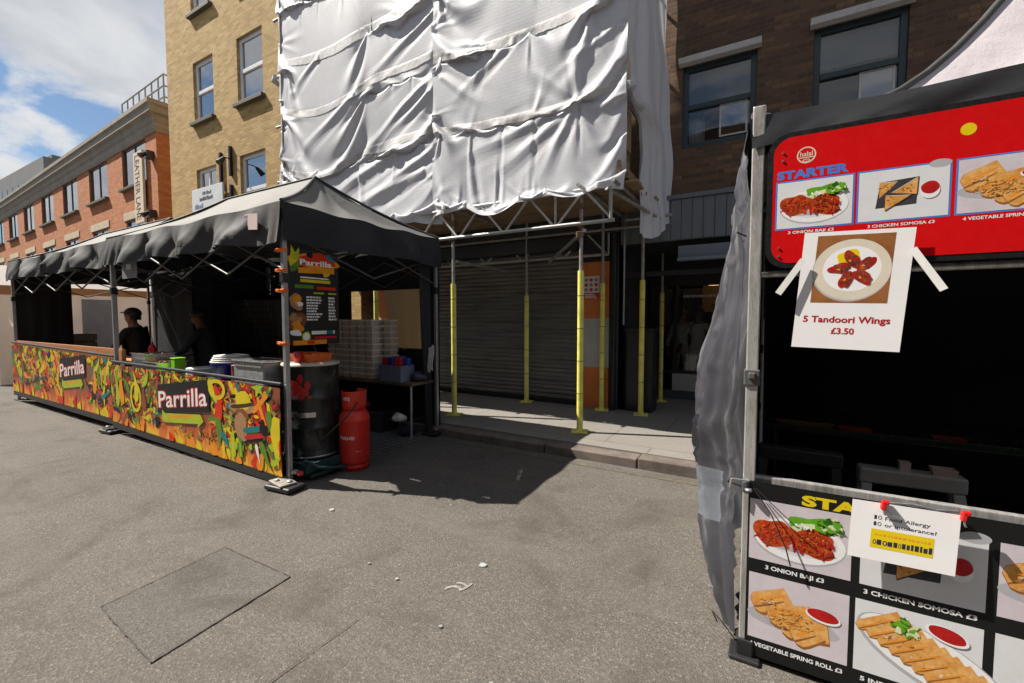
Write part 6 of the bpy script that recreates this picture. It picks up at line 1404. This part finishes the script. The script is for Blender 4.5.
for (x, z) in ((.035, .47), (.035, .435), (.030, .07), (.030, .035), (.026, .25)): q.lathe([(0, .003), (.004, .002), (.005, 0)], (0, 0, 0), 8); 
q = MB()
for (x, z) in ((.038, .475), (.038, .44), (.032, .07), (.032, .035)): q.tube((x, -.006, z), (x, -.010, z), .0045, 10)
q.build('screw', stain, sgn)
for (a0, a1, fn) in ((.016, .289, pakora), (.297, .577, samosa), (.588, .868, rolls), (.88, 1.16, prawnrolls), (1.17, 1.45, pakora)):
    q = MB(); pr = Print(q, (0, -.0058, 0), (1, 0, 0), (0, 0, 1), (0, -1, 0)); pr.rect(a0, .146, a1, .352, BLU); pr.k += .0004
    if fn is pakora: fn(pr, a0 + .006, .152, a1 - a0 - .012, .194, PLT)
    else: fn(pr, a0 + .006, .152, a1 - a0 - .012, .194)
    q.build('food_picture', FM, sgn)
# paper sheet with wings
pp = thing('paper_notice', 'white paper sheet picturing Tandoori Wings, taped over the lower edge of the red sign', 'notice', (.095, 2.235, 1.48))
def paper_fix(mb, w, h, skew, curl, tilt=0.):
    out_ = []
    for x, y, z in mb.v:
        u, v_ = x / w, z / h
        out_.append((x + skew * v_ * h, y - curl * (1 - v_), z + tilt * x))
    mb.v = out_
pw, phh = .355, .478
q = MB(); q.grid([[(pw * i / 16, 0, phh * j / 20) for i in range(17)] for j in range(21)], WHI); paper_fix(q, pw, phh, .075, .012, -.03); q.build('sheet', FM, pp)
q = MB(); pr = Print(q, (0, -.0003, 0), (1, 0, 0), (0, 0, 1), (0, -1, 0))
pr.rect(.048, .188, .298, .462, WOD); pr.blob(.170, .318, .128, .125, SHD, 0, 40); pr.blob(.172, .322, .126, .122, CRM, 0, 40); pr.blob(.172, .325, .095, .090, WHI, 0, 40); pr.blob(.16, .37, .04, .03, YEL, .2)
for k in range(5):
    a = .5 + k * 1.257; cx, cz = .178 + .042 * math.cos(a), .322 + .040 * math.sin(a); pr.blob(cx + .004 * math.cos(a), cz + .004 * math.sin(a), .036, .021, SAU, .22, 22, a + .25, k + 30); pr.blob(cx, cz, .034, .019, WNG, .25, 22, a + .25, k + 20); pr.blob(cx, cz, .024, .017, WNG, .4, 18, a, k); speckle(pr, cx, cz, .024, .017, 26, (WNG, SAU, CHK, WNG, SLA), .002, .008, k); pr.blob(cx - .006, cz - .004, .006, .004, ORG, .4, 10, a, k + 5)
pr.k = .0002; pr.text('5 Tandoori Wings', .03, .108, .036, SAU, bold=.025, width=.285); pr.text('£3.50', .168, .062, .034, SAU, bold=.025, align='CENTER')
paper_fix(q, pw, phh, .075, .012, -.03); q.build('print', FM, pp)
for (x0, z0, x1, z1) in ((.033, .365, -.055, .225), (.378, .385, .468, .225)):
    q = MB(); d = Vector((x1 - x0, 0, z1 - z0)); n_ = Vector((d.z, 0, -d.x)).normalized() * .0125; p0, p1 = Vector((x0, -.020, z0)), Vector((x1, -.034, z1)); q.add([p0 + n_, p0 - n_, p1 - n_, p1 + n_, p0 + n_ + Vector((0, .003, 0)), p0 - n_ + Vector((0, .003, 0)), p1 - n_ + Vector((0, .003, 0)), p1 + n_ + Vector((0, .003, 0))], [(0, 1, 2, 3), (7, 6, 5, 4), (0, 4, 5, 1), (2, 6, 7, 3), (1, 5, 6, 2), (3, 7, 4, 0)]); q.build('tape', whitepl, pp)

# lower menu banner ----------------------------------------------------------
mb2 = thing('menu_banner', 'black menu banner of framed food pictures lashed across the stall front below the opening', 'banner', (-.05, 2.27, .03))
bw, bh = 1.9, .825
def sagz(mb):
    pass
q = MB(); q.grid([[(bw * i / 60, 0, bh * j / 24) for i in range(61)] for j in range(25)], BLK); sagz(q); q.build('sheet', FM, mb2)
q = MB(); pr = Print(q, (0, -.0004, 0), (1, 0, 0), (0, 0, 1), (0, -1, 0))
pr.text('STARTER', .205, .755, .060, YEL, bold=.05, width=.46)
pr.text('3 ONION BAJI £3', .075, .428, .026, WHI, bold=.03, width=.22); pr.text('3 CHICKEN SOMOSA £3', .43, .428, .026, WHI, bold=.03, width=.34); pr.text('4 VEGETABLE SPRING ROLL £3', .02, .052, .026, WHI, bold=.03, width=.35); pr.text('5 INDIAN PRAWN £3', .43, .052, .026, WHI, bold=.03, width=.32)
sagz(q); q.build('lettering', FM, mb2)
for (a0, b0, a1, b1, fn) in ((.008, .465, .385, .745, pakora), (.415, .465, .79, .745, samosa), (.012, .092, .385, .400, rolls), (.405, .092, .79, .400, prawnrolls), (.82, .465, 1.2, .745, rolls), (.82, .092, 1.2, .400, samosa)):
    q = MB(); pr = Print(q, (0, -.0004, 0), (1, 0, 0), (0, 0, 1), (0, -1, 0)); fn(pr, a0, b0, a1 - a0, b1 - b0); sagz(q); q.build('food_picture', FM, mb2)
q = MB(); q.path([(.02, -.02, .80), (.09, -.03, .70), (.15, -.03, .56), (.17, -.025, .48)], .0028, 6); q.path([(.03, -.02, .80), (.10, -.035, .74), (.19, -.03, .66)], .0022, 6)
q.build('lacing_cord', matteblack, mb2)
# clipped white notice
p2 = thing('paper_notice', 'white paper notice with a yellow highlighted panel clipped over the black menu banner', 'notice', (.315, 2.235, .625))
pw, phh = .325, .235
q = MB(); q.grid([[(pw * i / 14, 0, phh * j / 12) for i in range(15)] for j in range(13)], WHI); paper_fix(q, pw, phh, .05, .010, .015); q.build('sheet', FM, p2)
q = MB(); pr = Print(q, (0, -.0003, 0), (1, 0, 0), (0, 0, 1), (0, -1, 0))
pr.text('Food Allergy', .108, .168, .020, INKD, bold=.01, width=.135); pr.text('or intolerance?', .108, .142, .020, INKD, bold=.01, width=.155); 
for r2 in range(2): pr.rect(.074, .168 - r2 * .026, .082, .184 - r2 * .026, INKD); pr.ring(.092, .176 - r2 * .026, .006, .008, .002, INKD)
pr.rect(.068, .052, .258, .128, YEL); r3 = random.Random(6)
for a_, e_, b0_, h_, c_ in ((.080, .245, .102, .009, ORG), (.076, .250, .066, .022, INKD)):
    while a_ < e_:
        ww = r3.uniform(.005, .012) * (1 if c_ == ORG else 1.25); (pr.rect(a_, b0_, a_ + ww, b0_ + h_ * r3.uniform(.7, 1.1), c_) if r3.random() < .55 else pr.ring(a_ + ww * .6, b0_ + h_ * .45, ww * .6, h_ * .45, ww * .3, c_)); a_ += ww + .0035
paper_fix(q, pw, phh, .05, .010, .015); q.build('print', FM, p2)
for (x, z) in ((.108, .232), (.340, .240)):
    q = MB(); q.box((x, -.012, z), (.016, .022, .034), Matrix.Rotation(.15, 3, 'Y')); q.box((x + .006, -.014, z + .014), (.022, .018, .016)); c = q.build('clip', surf('clip_red', (.70, .012, .012), .35, .1, 9), p2, bevel=.004); q = MB(); q.path([(x, -.016, z - .012), (x + .002, -.018, z - .03), (x + .006, -.016, z - .036)], .0035, 6); q.build('clip_jaw', stain, c)
q = MB(); q.path([(.11, -.010, .215), (.14, -.012, .195), (.165, -.012, .188)], .004, 6); q.path([(.13, .012, .238), (.2, .016, .246), (.27, .012, .240), (.33, .014, .248)], .007, 6); q.build('foil_strip', stain, p2)

# inside the stall -------------------------------------------------------------
t = table('dark green topped serving counter inside the menu stall', .0, 2.7, 3.15, 3.75, .95, surf('green_worktop', (.035, .055, .045), .22, .3, 5), 0, 'serving_counter', 'counter')
def stool(lb, loc, mat, rz=0, group='trestles inside the menu stall'):
    t = thing('folding_trestle', lb, 'trestle', loc, group, rz); h = .86
    q = MB(); q.box((0, 0, h - .035), (.40, .085, .075)); q.build('top_bar', mat, t, bevel=.010)
    for sx in (-1, 1):
        for sy in (-1, 1):
            q = MB(); q.add([(sx * .17 - .022, sy * .025 - .015, h - .074), (sx * .17 + .022, sy * .025 - .015, h - .074), (sx * .17 + .022, sy * .025 + .015, h - .074), (sx * .17 - .022, sy * .025 + .015, h - .074), (sx * .235 - .022, sy * .20 - .015, 0), (sx * .235 + .022, sy * .20 - .015, 0), (sx * .235 + .022, sy * .20 + .015, 0), (sx * .235 - .022, sy * .20 + .015, 0)], [(0, 1, 2, 3), (7, 6, 5, 4), (0, 4, 5, 1), (1, 5, 6, 2), (2, 6, 7, 3), (3, 7, 4, 0)]); q.build('leg', mat, t, bevel=.004)
    q = MB()
    for sy in (-1, 1): q.box((0, sy * .121, .38), (.37, .02, .05))
    q.build('stretcher', mat, t, bevel=.004)
greyst = surf('grey_stool_plastic', (.40, .39, .36), .45, .25, 8); darkst = surf('dark_stool_plastic', (.085, .085, .08), .45, .25, 8)
stool('pale grey plastic trestle behind the clipped notice in the menu stall', (.62, 2.78, 0), greyst, .05); stool('darker grey trestle in the shade behind the STARTER lettering', (.18, 2.95, 0), darkst, -.04)
for k, (x, y, z, sz, mt, lb) in enumerate([(.74, 2.78, .86, (.09, .06, .035), surf('pinkish_tub', (.55, .40, .36), .4, .1, 9), 'pale pink tub on the grey trestle in the menu stall'), (.60, 2.78, .86, (.04, .04, .045), surf('pink_cup', (.60, .45, .42), .4, .1, 9), 'little pink cup on the grey trestle in the menu stall'), (.22, 3.19, .95, (.30, .05, .02), surf('ochre_tray', (.20, .14, .02), .4, .2, 9), 'narrow ochre tray at the edge of the green counter'), (.46, 3.18, .951, (.16, .05, .015), surf('dull_red_tray', (.30, .03, .015), .4, .2, 9), 'flat dull red tray on the green counter'), (.86, 3.18, .951, (.14, .05, .015), surf('dark_red_tray', (.24, .02, .015), .4, .2, 9), 'small dark red tray farther along the green counter')]):
    t = thing('serving_tub' if k < 2 else 'serving_tray', lb, 'tub' if k < 2 else 'tray', (x, y, z)); q = MB(); a, b_, c = sz
    q.add([(-a * .42, -b_ * .42, 0), (a * .42, -b_ * .42, 0), (a * .42, b_ * .42, 0), (-a * .42, b_ * .42, 0), (-a / 2, -b_ / 2, c), (a / 2, -b_ / 2, c), (a / 2, b_ / 2, c), (-a / 2, b_ / 2, c)], [(3, 2, 1, 0), (0, 1, 5, 4), (1, 2, 6, 5), (2, 3, 7, 6), (3, 0, 4, 7)]); q.build('body', mt, t, solid=.004)
